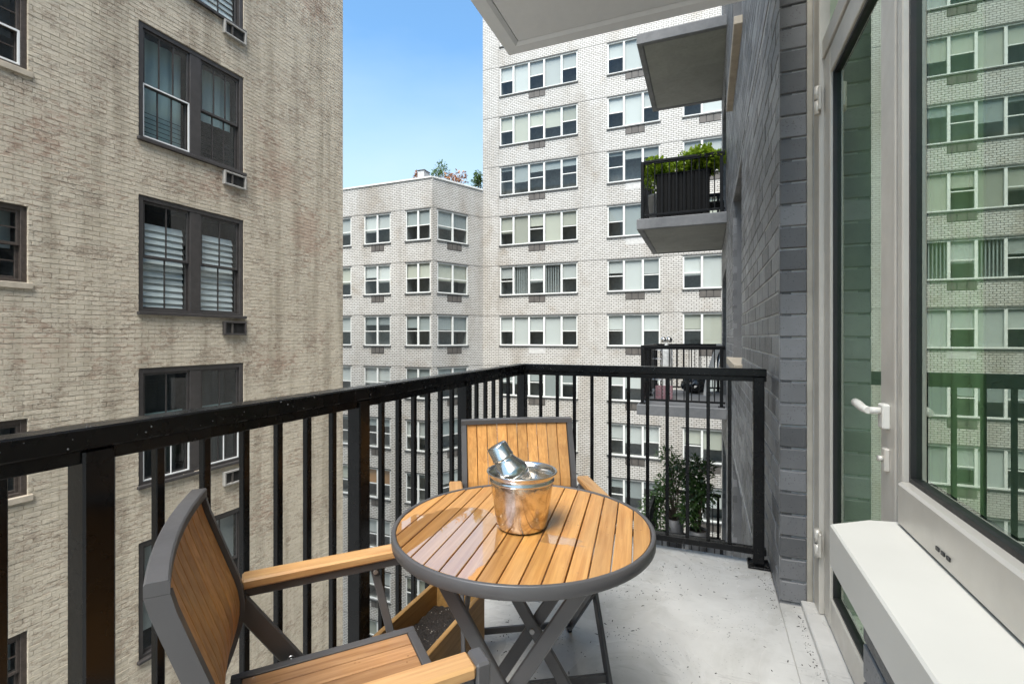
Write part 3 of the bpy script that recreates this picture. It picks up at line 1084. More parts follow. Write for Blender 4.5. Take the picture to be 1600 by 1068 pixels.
rw = random.Random(5)
FRAME_CACHE = {}
for W, u0, u1, k, un, cl in win_specs:
    v1 = vt(k); v0 = v1 - WH
    # unit boundaries: fixed lights a little wider than the double-hung ones
    wts = [1.0 if c == 'd' else 1.12 for c in un]
    if cl == 'A': wts = [0.92, 1.05, 1.0, 1.12, 1.0]
    tot = sum(wts)
    us = [u1 - (u1 - u0) * sum(wts[:i]) / tot for i in range(len(un) + 1)]   # left to right in view = falling u
    fkey = (id(W), round(u0, 3), un)
    f_ = 0.055
    vmid = v0 + 0.08 + (WH - 0.16) * 0.49
    if fkey not in FRAME_CACHE:
        mb = MB()
        b0 = -WH
        wbox(mb, W, u0, u0 + f_, -0.09, -0.02, b0, 0)
        wbox(mb, W, u1 - f_, u1, -0.09, -0.02, b0, 0)
        wbox(mb, W, u0 + f_, u1 - f_, -0.09, -0.022, -0.055, 0)
        wbox(mb, W, u0 + f_, u1 - f_, -0.09, -0.016, b0, b0 + 0.07)
        for q in us[1:-1]:
            wbox(mb, W, q - 0.05, q + 0.05, -0.09, -0.024, b0 + 0.07, -0.055)
        for i, c in enumerate(un):
            if c == 'd':
                hi, lo = us[i] - 0.05, us[i + 1] + 0.05
                mr_ = vmid - v1
                wbox(mb, W, lo, hi, -0.08, -0.035, mr_ - 0.022, mr_ + 0.022)
        me = mb.mesh('window', 'far_frame')
        mbs = MB()
        wbox(mbs, W, u0 - 0.04, u1 + 0.04, -0.08, 0.05, b0 - 0.055, b0 + 0.003)
        ms = mbs.mesh('sill', 'sill_dark')
        mbl = MB()
        wbox(mbl, W, u0 - 0.04, u1 + 0.04, -0.01, 0.012, 0.002, 0.038)
        ml = mbl.mesh('lintel', 'sill_dark')
        panes = []
        for i, c in enumerate(un):
            hi, lo = us[i] - (0.05 if i else f_), us[i + 1] + (0.05 if i < len(un) - 1 else f_)
            mr_ = vmid - v1
            spans = ((b0 + 0.07, mr_), (mr_, -0.055)) if c == 'd' else ((b0 + 0.07, -0.055),)
            for s0, s1 in spans:
                g = MB()
                g.quad([W.P(lo, -0.058, s0), W.P(hi, -0.058, s0), W.P(hi, -0.058, s1), W.P(lo, -0.058, s1)])
                panes.append(g.mesh('pane', 'window_glass', fix=False))
        FRAME_CACHE[fkey] = (me, ms, ml, panes)
    me, ms, ml, panes = FRAME_CACHE[fkey]
    # meshes were built at v = 0 for the window head, so lift the window object
    win = link('window', me, WB, loc=(0, 0, v1))
    link('sill', ms, win)
    link('lintel', ml, win)
    for pm in panes: link('pane', pm, win)
    style = rw.choice(['white', 'white', 'white', 'cream', 'grey', 'none'])
    if cl == 'D' and k == -5: style = 'wood'
    if cl in 'EF' and k in (0, -2): style = 'grey'
    if cl in 'EF' and k == -1: style = 'cream'
    if cl == 'A' and k == -1: style = 'verticals'
    if cl == 'C' and k == -4: style = 'cream'
    for i, c in enumerate(un):
        hi, lo = us[i] - 0.03, us[i + 1] + 0.03
        mat = {'white': 'roller_white', 'cream': 'roller_cream', 'grey': 'roller_grey', 'none': 'roller_grey', 'wood': 'curtain_wood', 'verticals': 'roller_white'}[style]
        drop = (WH * (0.47 + rw.choice([0, 0, 0.03, -0.06, 0.12])) if c == 'd' else WH * rw.choice([0.97, 0.97, 0.97, 0.6]))
        if style == 'none': drop *= rw.choice([0.3, 0.6])
        if style == 'wood': drop = WH * 0.5
        if style == 'verticals' and c == 'f':
            for q in range(7):
                uu = lo + (hi - lo) * (q + 0.3) / 7
                shade_panel('blind_vane', Wall(Matrix.Translation((0, 0, 0)) @ W.o, (W.n.x, W.n.y)), win, uu, uu + 0.05, -0.14, -WH, -0.04, 'roller_grey').location = (0, 0, 0)
            continue
        sp = shade_panel('blind', W, win, lo, hi, -0.13, -drop, -0.03, mat)
    # panel for the through-wall air conditioner below the sill
    if cl != 'G':
        uc = {'A': 8.45, 'B': 3.30, 'C': -0.15, 'D': 16.50, 'E': None, 'F': -B0 - 0.42 * (B1 - B0) - 0.36}[cl]
        if uc is not None:
            if cl == 'F': uc = -(0.5 * (B0 + B1)) - 0.10
            hw = 0.47 if cl != 'D' else 0.42
            white = (cl, k) in (('A', -2), ('B', 0), ('B', 1), ('D', -6))
            mb = MB()
            z1_ = v0 - 0.06; z0_ = z1_ - 0.36
            wbox(mb, W, uc - hw, uc + hw, -0.02, 0.008, z0_, z1_)
            ven = mb.build('vent_panel', 'vent_white' if white else 'vent_dark', WB)
            if not white:
                for q in range(3):
                    mb = MB()
                    w_ = 2 * hw / 3
                    wbox(mb, W, uc - hw + q * w_ + 0.02, uc - hw + (q + 1) * w_ - 0.02, 0.008, 0.02, z0_ + 0.02, z1_ - 0.02)
                    mb.build('louvre_plate', 'vent_brown', ven)

# ------------------------------------------------------------------ plants and a cabinet on the wing roof


def leaf_mesh(name, blobs, n, size, mat, rnd, long=2.2, flat=0.6, droop=0.3):
    """Many small bent leaves spread through ellipsoids (centre, radii)."""
    V, F_ = [], []
    tot = sum(b[1][0] * b[1][1] * b[1][2] for b in blobs) or 1
    for c, r in blobs:
        m = max(12, int(n * (r[0] * r[1] * r[2]) / tot))
        for _ in range(m):
            while True:
                q = Vector((rnd.uniform(-1, 1), rnd.uniform(-1, 1), rnd.uniform(-1, 1)))
                if 0.12 < q.length < 1 + 0.12 * rnd.random(): break
            p = Vector(c) + Vector((q.x * r[0], q.y * r[1], q.z * r[2]))
            out = Vector((q.x, q.y, q.z * 0.5 + flat * rnd.uniform(-0.2, 1))).normalized()
            d = (out + Vector((rnd.uniform(-1, 1), rnd.uniform(-1, 1), rnd.uniform(-1, 0.8))) * 0.8).normalized()
            s = d.cross(Vector((rnd.uniform(-1, 1), rnd.uniform(-1, 1), 1))).normalized()
            L = size * rnd.uniform(0.6, 1.35)
            w = L / long
            up = s.cross(d)
            a = p; b = p + d * L * 0.5 + up * L * 0.08; e = p + d * L - up * L * droop * 0.3
            i = len(V)
            V += [tuple(a), tuple(b - s * w / 2), tuple(b + s * w / 2), tuple(e)]
            F_ += [(i, i + 1, i + 2), (i + 1, i + 3, i + 2)]
    me = bpy.data.meshes.new(name)
    me.from_pydata(V, [], F_)
    me.materials.append(MATS[mat])
    return me


def stems(name, base, tips, r, parent, mat='bark'):
    mb = MB()
    for t in tips:
        b = Vector(base); e = Vector(t)
        m = (b + e) / 2 + Vector((random.uniform(-1, 1), random.uniform(-1, 1), 0)) * 0.08 * (e - b).length
        mb.tube([b, m, e], [r, r * 0.7, r * 0.35], 6)
    return mb.build(name, mat, parent)


ZR = WING_TOP - 0.9
rp = random.Random(21)


def roof_plant(px, label, mat, h, w, name='rooftop_shrub', extra=None):
    a = (px - 800) / 757.0
    dx, dy = -math.sin(YAW) + a * math.cos(YAW), math.cos(YAW) + a * math.sin(YAW)
    Y = 25.7
    X = dx / dy * Y
    t = thing(name, label, 'shrub', (X, Y, ZR))
    tips = [(rp.uniform(-w, w) * 0.7, rp.uniform(-0.2, 0.2), h * rp.uniform(0.6, 0.95)) for _ in range(7)]
    stems('stem', (0, 0, 0), tips, 0.03, t)
    blobs = [(q, (w * 0.42, 0.3, h * 0.10)) for q in tips]
    link('foliage', leaf_mesh('foliage', blobs, 520, 0.16, mat, rp), t)
    return t


roof_plant(656, 'rust coloured shrub beside the pale cabinet on the wing roof', 'rust_leaf', 2.95, 0.42)
roof_plant(684, 'open green shrub in the middle of the wing roof', 'leaf_roof', 3.2, 0.7)
roof_plant(712, 'low orange leaved shrub near the slanted roof corner', 'rust_leaf', 2.5, 0.85)
roof_plant(746, 'thin wispy green plant next to the tower wall on the roof', 'leaf_roof', 2.7, 0.3)
t = thing('roof_cabinet', 'narrow pale cabinet standing on the wing roof behind the parapet', 'cabinet', (-15.25, 24.2, ZR))
mb = MB(); mb.box(-0.22, 0.22, -0.3, 0.3, 0, 2.25, 0.01); mb.build('body', 'pale_pot', t)
mb = MB(); mb.box(-0.25, 0.25, -0.33, 0.33, 2.25, 2.30, 0.008); mb.build('lid', 'grey_pot', t)

# ------------------------------------------------------------------ our own grey brick building (right)
PF = 3.36                               # storey height
GB = thing('grey_brick_building', 'dark grey painted brick apartment building with concrete balconies', 'building', (0.32, 2.59, -24))
gofs = (-0.32, -2.59, 24)
WG = Wall((0, -2.59, 24), (-1, 0))      # long face at X = .32; u = Y
g_ops = []
for k in (-2, -1, 0, 1, 2):
    g_ops.append((5.27, 6.97, 0.98 + PF * k, 3.02 + PF * k))
    g_ops.append((9.35, 11.2, 0.03 + PF * k, 2.5 + PF * k))
GU1 = 12.05
mb = MB()
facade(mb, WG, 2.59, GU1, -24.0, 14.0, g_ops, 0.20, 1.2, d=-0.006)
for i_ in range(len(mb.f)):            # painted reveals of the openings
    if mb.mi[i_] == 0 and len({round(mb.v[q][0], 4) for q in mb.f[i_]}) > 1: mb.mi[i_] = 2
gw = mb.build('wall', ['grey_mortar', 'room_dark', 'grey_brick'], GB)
lay_bricks(gw, WG, 2.592, GU1, -9.2, 9.2, g_ops + [(2.0, 13, 3.075 + PF * k, 3.105 + PF * k) for k in (-3, -2, -1, 0, 1)],
           0.306, 0.1035, 0.011, 0.05, 0.0, 0.004, 0.0012, 'grey_brick', (0, 2.7, 24 + 1.2), 255, 3)
WE = Wall((0.0, 0.0, 24), (0, -1))      # end face beside the door; u = -X (local)
mb = MB()
facade(mb, WE, -0.16, 0.0, -24.0, 14.0, [], d=-0.012)
ge = mb.build('end_wall', ['grey_mortar', 'room_dark'], GB)
for i in range(46):                     # one brick per course on the end face
    v = -0.93 + 0.0052 + i * 0.1035
    me = bpy.data.meshes.get('end_brick')
    if me is None:
        me = bpy.data.meshes.new('end_brick')
        me.from_pydata(brick_points(0.111, 0.0925, 0.05, 0.0, 0.004, random.Random(4), 0.001), [], BRICK_F)
        me.materials.append(MATS['grey_brick'])
    link('brick', me, ge, M=WE.M @ Matrix.Translation((-0.0555, 0.0, v + 0.046)))
mb = MB()                               # body: far end, roof, room shell behind the long face
mb.quad([(0.012, GU1 - 2.59, 0), (9, GU1 - 2.59, 0), (9, GU1 - 2.59, 38), (0.012, GU1 - 2.59, 38)])
mb.quad([(0.012, -8, 38), (9, -8, 38), (9, GU1 - 2.59, 38), (0.012, GU1 - 2.59, 38)])
mb.quad([(9, -8, 0), (9, GU1 - 2.59, 0), (9, GU1 - 2.59, 38), (9, -8, 38)])
mb.build('rear_wall', 'grey_brick', GB)
mb = MB()
wbox(mb, WE, -0.137, -0.112, -0.03, -0.004, -0.0, 3.12, 0.003)
mb.build('caulk_joint', 'caulk', GB)
for k in (-2, -1, 0, 1, 2):             # the window beside the balconies on each storey
    z = PF * k
    mb = MB()
    for q in ((5.27, 5.33), (6.91, 6.97), (6.09, 6.15)):
        wbox(mb, WG, q[0], q[1], -0.2, -0.13, z + 0.98, z + 3.02)
    wbox(mb, WG, 5.33, 6.91, -0.2, -0.132, z + 0.98, z + 1.05)
    wbox(mb, WG, 5.33, 6.91, -0.2, -0.132, z + 2.95, z + 3.02)
    win = mb.build('window', 'aluminium', GB)
    for q in ((5.33, 6.09), (6.15, 6.91)):
        g = MB(); g.quad([WG.P(q[0], -0.165, z + 1.05), WG.P(q[1], -0.165, z + 1.05), WG.P(q[1], -0.165, z + 2.95), WG.P(q[0], -0.165, z + 2.95)])
        g.build('pane', 'window_glass', win, fix=False)
    mb = MB(); wbox(mb, WG, 5.14, 7.1, -0.13, 0.075, z + 0.90, z + 0.983, 0.006); mb.build('sill', 'stone_sill', win)
    mb = MB()
    for q in ((9.35, 9.43), (11.12, 11.2), (10.23, 10.31)):
        wbox(mb, WG, q[0], q[1], -0.19, -0.10, z + 0.03, z + 2.5)
    wbox(mb, WG, 9.43, 11.12, -0.19, -0.102, z + 2.42, z + 2.5)
    wbox(mb, WG, 9.43, 11.12, -0.19, -0.102, z + 0.03, z + 0.16)
    dr = mb.build('balcony_door', 'aluminium', GB)
    for q in ((9.43, 10.23), (10.31, 11.12)):
        g = MB(); g.quad([WG.P(q[0], -0.15, z + 0.16), WG.P(q[1], -0.15, z + 0.16), WG.P(q[1], -0.15, z + 2.42), WG.P(q[0], -0.15, z + 2.42)])
        g.build('pane', 'window_glass', dr, fix=False)


def slab(x0, x1, y0, y1, ztop, th, under, name='balcony_slab', lip=True):
    """Concrete slab: raw/painted underside panel, edge band, drip groove."""
    X0, X1, Y0, Y1 = x0 - 0.32, x1 - 0.32, y0 - 2.59, y1 - 2.59
    z1 = 24 + ztop
    zb = z1 - th
    rect = lambda i, z, w=0.0: [(X0 + i, Y0 + i, z), (X1 - w, Y0 + i, z), (X1 - w, Y1 - i, z), (X0 + i, Y1 - i, z)]
    e = 0.085
    mb = MB()
    rs = [rect(0.012, z1), rect(0, z1 - 0.012), rect(0, zb + 0.01), rect(0.008, zb), rect(e, zb), rect(e + 0.022, zb + 0.014), rect(e + 0.024, zb + 0.030)]
    mb.quad(rs[0])
    for p_, q_ in zip(rs, rs[1:]):
        mb.grid([p_, q_], close=True, smooth=False)
    s = mb.build(name, 'slab_edge' if under != 'slab_paint' else 'slab_band', GB)
    mb = MB()
    r0 = [(x, y, z) for x, y, z in rect(e + 0.030, zb + 0.012)]
    mb.quad(r0[::-1]); mb.grid([r0, rect(e + 0.030, zb + 0.032)], close=True, smooth=False)
    mb.build('soffit', under, s)
    return s


slab(FX0, 0.318, 1.25, FY1, PF, 0.22, 'slab_paint')  # slab overhead, cut short towards the camera so light reaches the balcony
for k in (-1, 0, 1, 2):
    slab(-1.18, 0.318, 9.02, 11.86, PF * k + 0.03, 0.19, 'slab_raw')
slab(FX0, 0.318, -1.6, FY1, -PF, 0.2, 'slab_raw')

# glazed front beside our balcony: hinged door, fixed light, ledge and low brick wall
PXG = 0.50 - 0.32                       # glass plane, building-local x
Lx = lambda x: x - 0.32
Ly = lambda y: y - 2.59
Lz = lambda z: z + 24


def gbox(mb, x0, x1, y0, y1, z0, z1, c=0.003):
    mb.box(Lx(x0), Lx(x1), Ly(y0), Ly(y1), Lz(z0), Lz(z1), c)


mb = MB()
gbox(mb, 0.458, 0.535, 2.478, 2.582, 0.03, 3.12)
gbox(mb, 0.470, 0.535, 1.52, 2.476, 2.46, 2.54)
door_frame = mb.build('door_frame', 'aluminium', GB)
g = MB()
g.quad([(PXG, Ly(1.60), Lz(2.54)), (PXG, Ly(2.478), Lz(2.54)), (PXG, Ly(2.478), Lz(3.12)), (PXG, Ly(1.60), Lz(3.12))])
g.build('transom_pane', 'door_glass', door_frame, fix=False)
mb = MB()
gbox(mb, 0.476, 0.528, 2.362, 2.472, 0.04, 2.45)
gbox(mb, 0.476, 0.528, 1.612, 1.728, 0.04, 2.45)
gbox(mb, 0.477, 0.528, 1.729, 2.361, 0.04, 0.16)
gbox(mb, 0.477, 0.528, 1.729, 2.361, 2.345, 2.45)
door = mb.build('glass_door', 'aluminium', GB)
mb = MB()
for a, b, c, d in ((1.729, 1.739, 0.16, 2.345), (2.351, 2.361, 0.16, 2.345), (1.739, 2.351, 0.16, 0.17), (1.739, 2.351, 2.335, 2.345)):
    gbox(mb, 0.486, 0.52, a, b, c, d, 0)
mb.build('gasket', 'gasket', door)
g = MB()
g.quad([(PXG, Ly(1.735), Lz(0.165)), (PXG, Ly(2.355), Lz(0.165)), (PXG, Ly(2.355), Lz(2.34)), (PXG, Ly(1.735), Lz(2.34))])
g.build('pane', 'door_glass', door, fix=False)
for z in (0.28, 2.22):                  # barrel hinges on the jamb
    mb = MB()
    for q in range(2):
        mb.tube([(Lx(0.452), Ly(2.475), Lz(z + q * 0.064)), (Lx(0.452), Ly(2.475), Lz(z + 0.058 + q * 0.064))], 0.013, 12)
    gbox(mb, 0.45, 0.462, 2.44, 2.50, z + 0.01, z + 0.112)
    mb.build('hinge', 'aluminium', door)
mb = MB()                               # lever handle on a square rose
gbox(mb, 0.458, 0.478, 1.648, 1.692, 0.985, 1.055, 0.004)
mb.tube([(Lx(0.462), Ly(1.67), Lz(1.035)), (Lx(0.432), Ly(1.67), Lz(1.035))], 0.010, 12)
mb.tube([(Lx(0.430), Ly(1.665), Lz(1.035)), (Lx(0.426), Ly(1.70), Lz(1.036)), (Lx(0.428), Ly(1.75), Lz(1.040)), (Lx(0.428), Ly(1.79), Lz(1.043))], [0.010, 0.011, 0.0125, 0.012], 12)
mb.build('handle', 'ledge_paint', door)
mb = MB()
gbox(mb, 0.464, 0.478, 1.655, 1.682, 0.865, 0.93, 0.003)
mb.tube([(Lx(0.466), Ly(1.669), Lz(0.90)), (Lx(0.452), Ly(1.669), Lz(0.90))], 0.008, 12)
mb.build('lock_cylinder', 'aluminium', door)
mb = MB()
gbox(mb, 0.49, 0.53, 1.588, 1.611, 0.03, 3.12, 0)
mb.build('weather_strip', 'gasket', door_frame)
mb = MB()                               # fixed light
gbox(mb, 0.474, 0.532, 1.552, 1.587, 0.76, 3.12)
gbox(mb, 0.462, 0.532, -1.5, 1.551, 0.757, 0.868, 0.006)
fixed = mb.build('fixed_window', 'aluminium', GB)
mb = MB()
gbox(mb, 0.488, 0.524, 1.541, 1.552, 0.868, 3.12, 0)
gbox(mb, 0.488, 0.524, -1.5, 1.541, 0.868, 0.880, 0)
mb.build('gasket', 'gasket', fixed)
for y in (1.16, 1.185, 1.21):           # weep slots in the bottom rail
    mb = MB(); gbox(mb, 0.4595, 0.463, y + 0.09, y + 0.105, 0.785, 0.793, 0); mb.build('weep_slot', 'gasket', fixed)
g = MB()
g.quad([(PXG, Ly(-1.5), Lz(0.87)), (PXG, Ly(1.55), Lz(0.87)), (PXG, Ly(1.55), Lz(3.12)), (PXG, Ly(-1.5), Lz(3.12))])
g.build('pane', 'door_glass', fixed, fix=False)
mb = MB()                               # deep painted ledge with a slanted end
prof = [(0.302, 1.497), (0.403, 1.567), (0.507, 1.585), (0.507, -1.5), (0.302, -1.5)]
zt, zb = 0.754, 0.645
ins = [(0.306, 1.492), (0.404, 1.562), (0.507, 1.580), (0.507, -1.5), (0.306, -1.5)]
top = [(Lx(x), Ly(y), Lz(zt)) for x, y in ins]
r1 = [(Lx(x), Ly(y), Lz(zt - 0.005)) for x, y in prof]
r2 = [(Lx(x), Ly(y), Lz(zb)) for x, y in prof]
mb.quad(top); mb.grid([top, r1], close=True, smooth=False); mb.grid([r1, r2], close=True, smooth=False); mb.quad(r2[::-1])
mb.build('window_ledge', 'ledge_paint', GB)
mb = MB()
gbox(mb, 0.405, 0.56, -1.5, 1.545, 0.03, 0.644, 0)
low = mb.build('parapet', 'grey_mortar', GB)
for r in range(6):
    for q in range(4):
        y1 = 1.545 - q * 0.306 - (0.153 if r % 2 else 0.0)
        y0 = y1 - 0.295
        if r % 2 and q == 0:
            mb = MB(); gbox(mb, 0.388, 0.42, 1.545 - 0.142, 1.55, 0.034 + r * 0.1015, 0.125 + r * 0.1015, 0.003); mb.build('brick', 'grey_brick', low)
        mb = MB(); gbox(mb, 0.388, 0.42, y0, y1 + (0.005 if q == 0 and not r % 2 else 0), 0.034 + r * 0.1015, 0.125 + r * 0.1015, 0.003)
        mb.build('brick', 'grey_brick', low)
mb = MB()                               # the room behind the glass
X0, X1, Y0, Y1, Z0, Z1 = Lx(0.56), Lx(4.6), Ly(-1.6), Ly(2.585), Lz(0.02), Lz(3.14)
mb.quad([(X0, Y0, Z0), (X1, Y0, Z0), (X1, Y1, Z0), (X0, Y1, Z0)])
mb.quad([(X0, Y0, Z1), (X1, Y0, Z1), (X1, Y1, Z1), (X0, Y1, Z1)])
mb.quad([(X1, Y0, Z0), (X1, Y1, Z0), (X1, Y1, Z1), (X1, Y0, Z1)])
mb.quad([(X0, Y1, Z0), (X1, Y1, Z0), (X1, Y1, Z1), (X0, Y1, Z1)])
mb.quad([(X0, Y0, Z0), (X1, Y0, Z0), (X1, Y0, Z1), (X0, Y0, Z1)])
mb.build('room', 'inner_room', GB)
mb = MB()                               # wall above and below our opening, in the plane of the glass
gbox(mb, 0.44, 0.60, -1.6, 2.58, 3.123, 3.14, 0)
mb.build('head_trim', 'aluminium', GB)
mb = MB()
gbox(mb, 0.46, 0.60, -5.4, 2.575, 3.145, 13.9, 0)
mb.build('upper_wall', 'grey_brick', GB)
t = thing('green_curtain', 'pale green curtain panel hanging inside behind the large window', 'curtain', (0.75, 2.05, 0.03))
mb = MB()
n = 28
rows = [[(0.012 * math.sin(i * 1.15) + 0.006 * math.sin(i * 0.4), -0.225 + 0.45 * i / n, z) for i in range(n + 1)] for z in (0.0, 1.0, 3.0)]
mb.grid(rows); mb.build('fabric', 'curtain_green', t)
mb = MB(); mb.tube([(0, -0.3, 3.02), (0, 0.25, 3.02)], 0.012, 8); mb.build('rod', 'aluminium', t)

# ------------------------------------------------------------------ railings


def railing(name, label, runs, posts, bals, ztop, mat, group=None, loc=(0, 0, 0), cap=(0.062, 0.042), pw=0.055, bw=0.019, base=True, drops=False):
    """runs: list of (p, q) plan segments of the rails; posts, bals: plan points."""
    t = thing(name, label, 'railing', loc, group=group)
    lo = lambda p: (p[0] - loc[0], p[1] - loc[1])
    for p, q in runs:
        p, q = lo(p), lo(q)
        mb = MB()
        mb.bar((*p, ztop - cap[1] / 2), (*q, ztop - cap[1] / 2), cap[0], cap[1], c=0.004, ext=0.0)
        mb.build('top_rail', mat, t)
        mb = MB()
        mb.bar((*p, ztop - cap[1] - 0.0135), (*q, ztop - cap[1] - 0.0135), cap[0] * 0.62, 0.026, c=0.002)
        mb.build('sub_rail', mat, t)
        mb = MB()
        mb.bar((*p, 0.082), (*q, 0.082), 0.036, 0.036, c=0.003)
        mb.build('bottom_rail', mat, t)
    pm = MB(); pm.box(-pw / 2, pw / 2, -pw / 2, pw / 2, 0.012, ztop - cap[1] - 0.001, 0.004)
    pme = pm.mesh('post', mat)
    bp = MB(); bp.box(-0.055, 0.055, -0.055, 0.055, 0.001, 0.013, 0.003)
    for sx in (-1, 1):
        for sy in (-1, 1):
            bp.lathe([(0.009, 0.013), (0.009, 0.021), (0.0, 0.022)], 6, Matrix.Translation((sx * 0.042, sy * 0.042, 0)))
    bpm = bp.mesh('base_plate', mat)
    for p in posts:
        o_ = link('post', pme, t, loc=(*lo(p), 0))
        if base: link('base_plate', bpm, o_)
    bm_ = MB(); bm_.box(-bw / 2, bw / 2, -bw / 2, bw / 2, 0.10, ztop - cap[1] - 0.02, 0.002)
    bme = bm_.mesh('baluster', mat)
    for p in bals: link('baluster', bme, t, loc=(*lo(p), 0))
    return t


RX, RY = -1.113, 2.95
own_posts = [(RX, -0.99), (RX, -0.21), (RX, 0.572), (RX, 1.354), (RX, 2.142), (RX, RY), (0.262, RY)]
own_bals = [(RX, y) for y in [-0.90 + 0.107 * i for i in range(6)] + [-0.098 + 0.107 * i for i in range(6)] +
            [0.695 + 0.1065 * i for i in range(6)] + [1.479 + 0.1064 * i for i in range(6)] + [2.275 + 0.1085 * i for i in range(5)]]
own_bals += [(-0.986 + 0.1105 * i, RY) for i in range(11)]
rail = railing('balcony_railing', 'glossy black metal railing beside the table and chairs, wet with rain', [((RX, -1.2), (RX, RY + 0.031)), ((RX + 0.0315, RY), (0.300, RY))],
               own_posts, own_bals, 1.073, 'black_paint')
rd = random.Random(9)
mb = MB()                               # rain drops clinging to the rails
for i in range(130):
    if rd.random() < 0.6:
        y = rd.uniform(0.35, 2.9)
        x, d_ = RX + 0.031, (1, 0)
        pos = (x, y, rd.uniform(1.036, 1.068)) if rd.random() < 0.75 else (RX + rd.uniform(-0.02, 0.026), y, 1.073)
    else:
        x = rd.uniform(-1.05, 0.29)
        pos = (x, RY - 0.031, rd.uniform(1.036, 1.068)) if rd.random() < 0.75 else (x, RY + rd.uniform(-0.026, 0.026), 1.073)
    r = rd.choice([0.0009, 0.0012, 0.0016, 0.0021])
    M = Matrix.Translation(pos)
    mb.lathe([(0, -r), (r * 0.8, -r * 0.6), (r, 0), (r * 0.8, r * 0.6), (0, r)], 6, M, close_ends=False)
tag(mb.build('water_drops', 'drop_water', rail, fix=False), kind='stuff')

for k, lab in ((1, 'black railing round the balcony with the leafy planter box'), (0, 'black railing round the cluttered balcony with the rubbish bag'),
               (-1, 'black railing round the lowest balcony with two potted shrubs')):
    z = PF * k + 0.03
    x0, x1, y0, y1 = -1.09, 0.24, 9.13, 11.76
    ny = int((y1 - y0) / 0.11); nx = int((x1 - x0) / 0.125)
    bals = [(x0 + 0.125 * (i + 0.75), y0) for i in range(nx)] + [(x0, y0 + 0.11 * (i + 0.8)) for i in range(ny - 1)] + [(x0 + 0.125 * (i + 0.75), y1) for i in range(nx)]
    railing('balcony_railing', lab, [((x0, y0), (x0, y1)), ((x0 + 0.031, y0), (0.30, y0)), ((x0 + 0.031, y1), (0.30, y1))],
            [(x0, y0), (x0, y1), (x1, y0), (x1, y1), (x0, 10.45)], bals, 1.07, 'far_black_paint', loc=(x0, y0, z), bw=0.018)

# ------------------------------------------------------------------ table
TB = R(7.4)
TC = (-0.467, 1.243)
T = thing('round_table', 'round bistro table with wet teak slats and a grey metal rim', 'table', (*TC, 0), TB)
TR, TZ = 0.350, 0.740
mb = MB()
mb.lathe([(TR - 0.011, TZ - 0.030), (TR - 0.002, TZ - 0.0305), (TR, TZ - 0.028), (TR, TZ - 0.002), (TR - 0.002, TZ), (TR - 0.009, TZ), (TR - 0.011, TZ - 0.002), (TR - 0.011, TZ - 0.030)], 96, close_ends=False)
rim = mb.build('rim', 'grey_metal', T)
NS = 15
ri = TR - 0.0125
wslat = 2 * ri / NS
rt = random.Random(2)
for i in range(NS):
    a = -ri + i * wslat + 0.0016; b = -ri + (i + 1) * wslat - 0.0016
    zt = TZ - 0.0025 + rt.uniform(-0.0007, 0.0007)
    zb = zt - 0.014
    n = 10
    xs = [a + (b - a) * q / n for q in range(n + 1)]
    ends = [math.sqrt(max(ri * ri - x * x, 1e-6)) for x in xs]
    c = 0.0012
    up = [(x, -e + c, zt) for x, e in zip(xs, ends)] + [(x, e - c, zt) for x, e in zip(xs[::-1], ends[::-1])]
    xm = 0.5 * (a + b)
    sh = lambda p, s: (xm + (p[0] - xm) * (1 - s), p[1], p[2])
    topr = [(xm + (p[0] - xm) * (1 - 2 * c / (b - a)), p[1], zt) for p in up]
    side = [(p[0], math.copysign(abs(p[1]) + c, p[1]), zt - c) for p in up]
    bot = [(p[0], p[1], zb) for p in side]
    mb = MB()
    cx = xm
    # local to the slat, so that the grain runs along it
    tr_ = lambda pts: [(p[0] - cx, p[1], p[2]) for p in pts]
    mb.quad(tr_(topr)); mb.grid([tr_(topr), tr_(side)], close=True, smooth=False); mb.grid([tr_(side), tr_(bot)], close=True, smooth=False); mb.quad(tr_(bot)[::-1])
    sl = mb.build('slat', 'teak_table', T)
    sl.location = (cx, 0, 0)
mb = MB()
for x in (-0.15, 0.15):
    mb.bar((x, -0.30, TZ - 0.024), (x, 0.30, TZ - 0.024), 0.03, 0.010)
mb.build('batten', 'grey_metal', T)
for s in (-1, 1):                       # two crossed pairs of flat legs
    for q in (-1, 1):
        y = s * 0.150 + q * 0.010
        mb = MB()
        mb.bar((-q * 0.225, y, 0.008), (q * 0.215, y, TZ - 0.03), 0.016, 0.036, up=(1, 0, 0), c=0.003)
        leg = mb.build('leg', 'grey_metal', T)
        mb = MB(); mb.box(-q * 0.225 - 0.024, -q * 0.225 + 0.024, y - 0.010, y + 0.010, 0.0, 0.02, 0.003); mb.build('foot', 'gasket', leg)
    mb = MB(); mb.tube([(-0.002, s * 0.150 - 0.024, 0.362), (-0.002, s * 0.150 + 0.024, 0.362)], 0.008, 10); mb.build('pivot_bolt', 'bolt_steel', T)
for q, z in ((-1, 0.10), (1, 0.10)):
    x = -q * 0.225 + q * 0.44 * (z - 0.008) / (TZ - 0.038)
    mb = MB(); mb.bar((x, -0.138, z), (x, 0.138, z), 0.016, 0.03, c=0.002); mb.build('stretcher', 'grey_metal', T)

# ------------------------------------------------------------------ chairs
BACK = [(-0.240, 0.455), (-0.207, 0.54), (-0.188, 0.615), (-0.190, 0.665), (-0.268, 0.885)]


def spline(z):
    for (y0, z0), (y1, z1) in zip(BACK, BACK[1:]):
        if z <= z1:
            f = (z - z0) / (z1 - z0)
            return y0 + (y1 - y0) * f
    return BACK[-1][0]


def smooth_back(n=16):
    zs = [0.455 + (0.885 - 0.455) * i / n for i in range(n + 1)]
    return [(0.25 * spline(max(0.455, z - 0.03)) + 0.5 * spline(z) + 0.25 * spline(min(0.885, z + 0.03)), z) for z in zs]


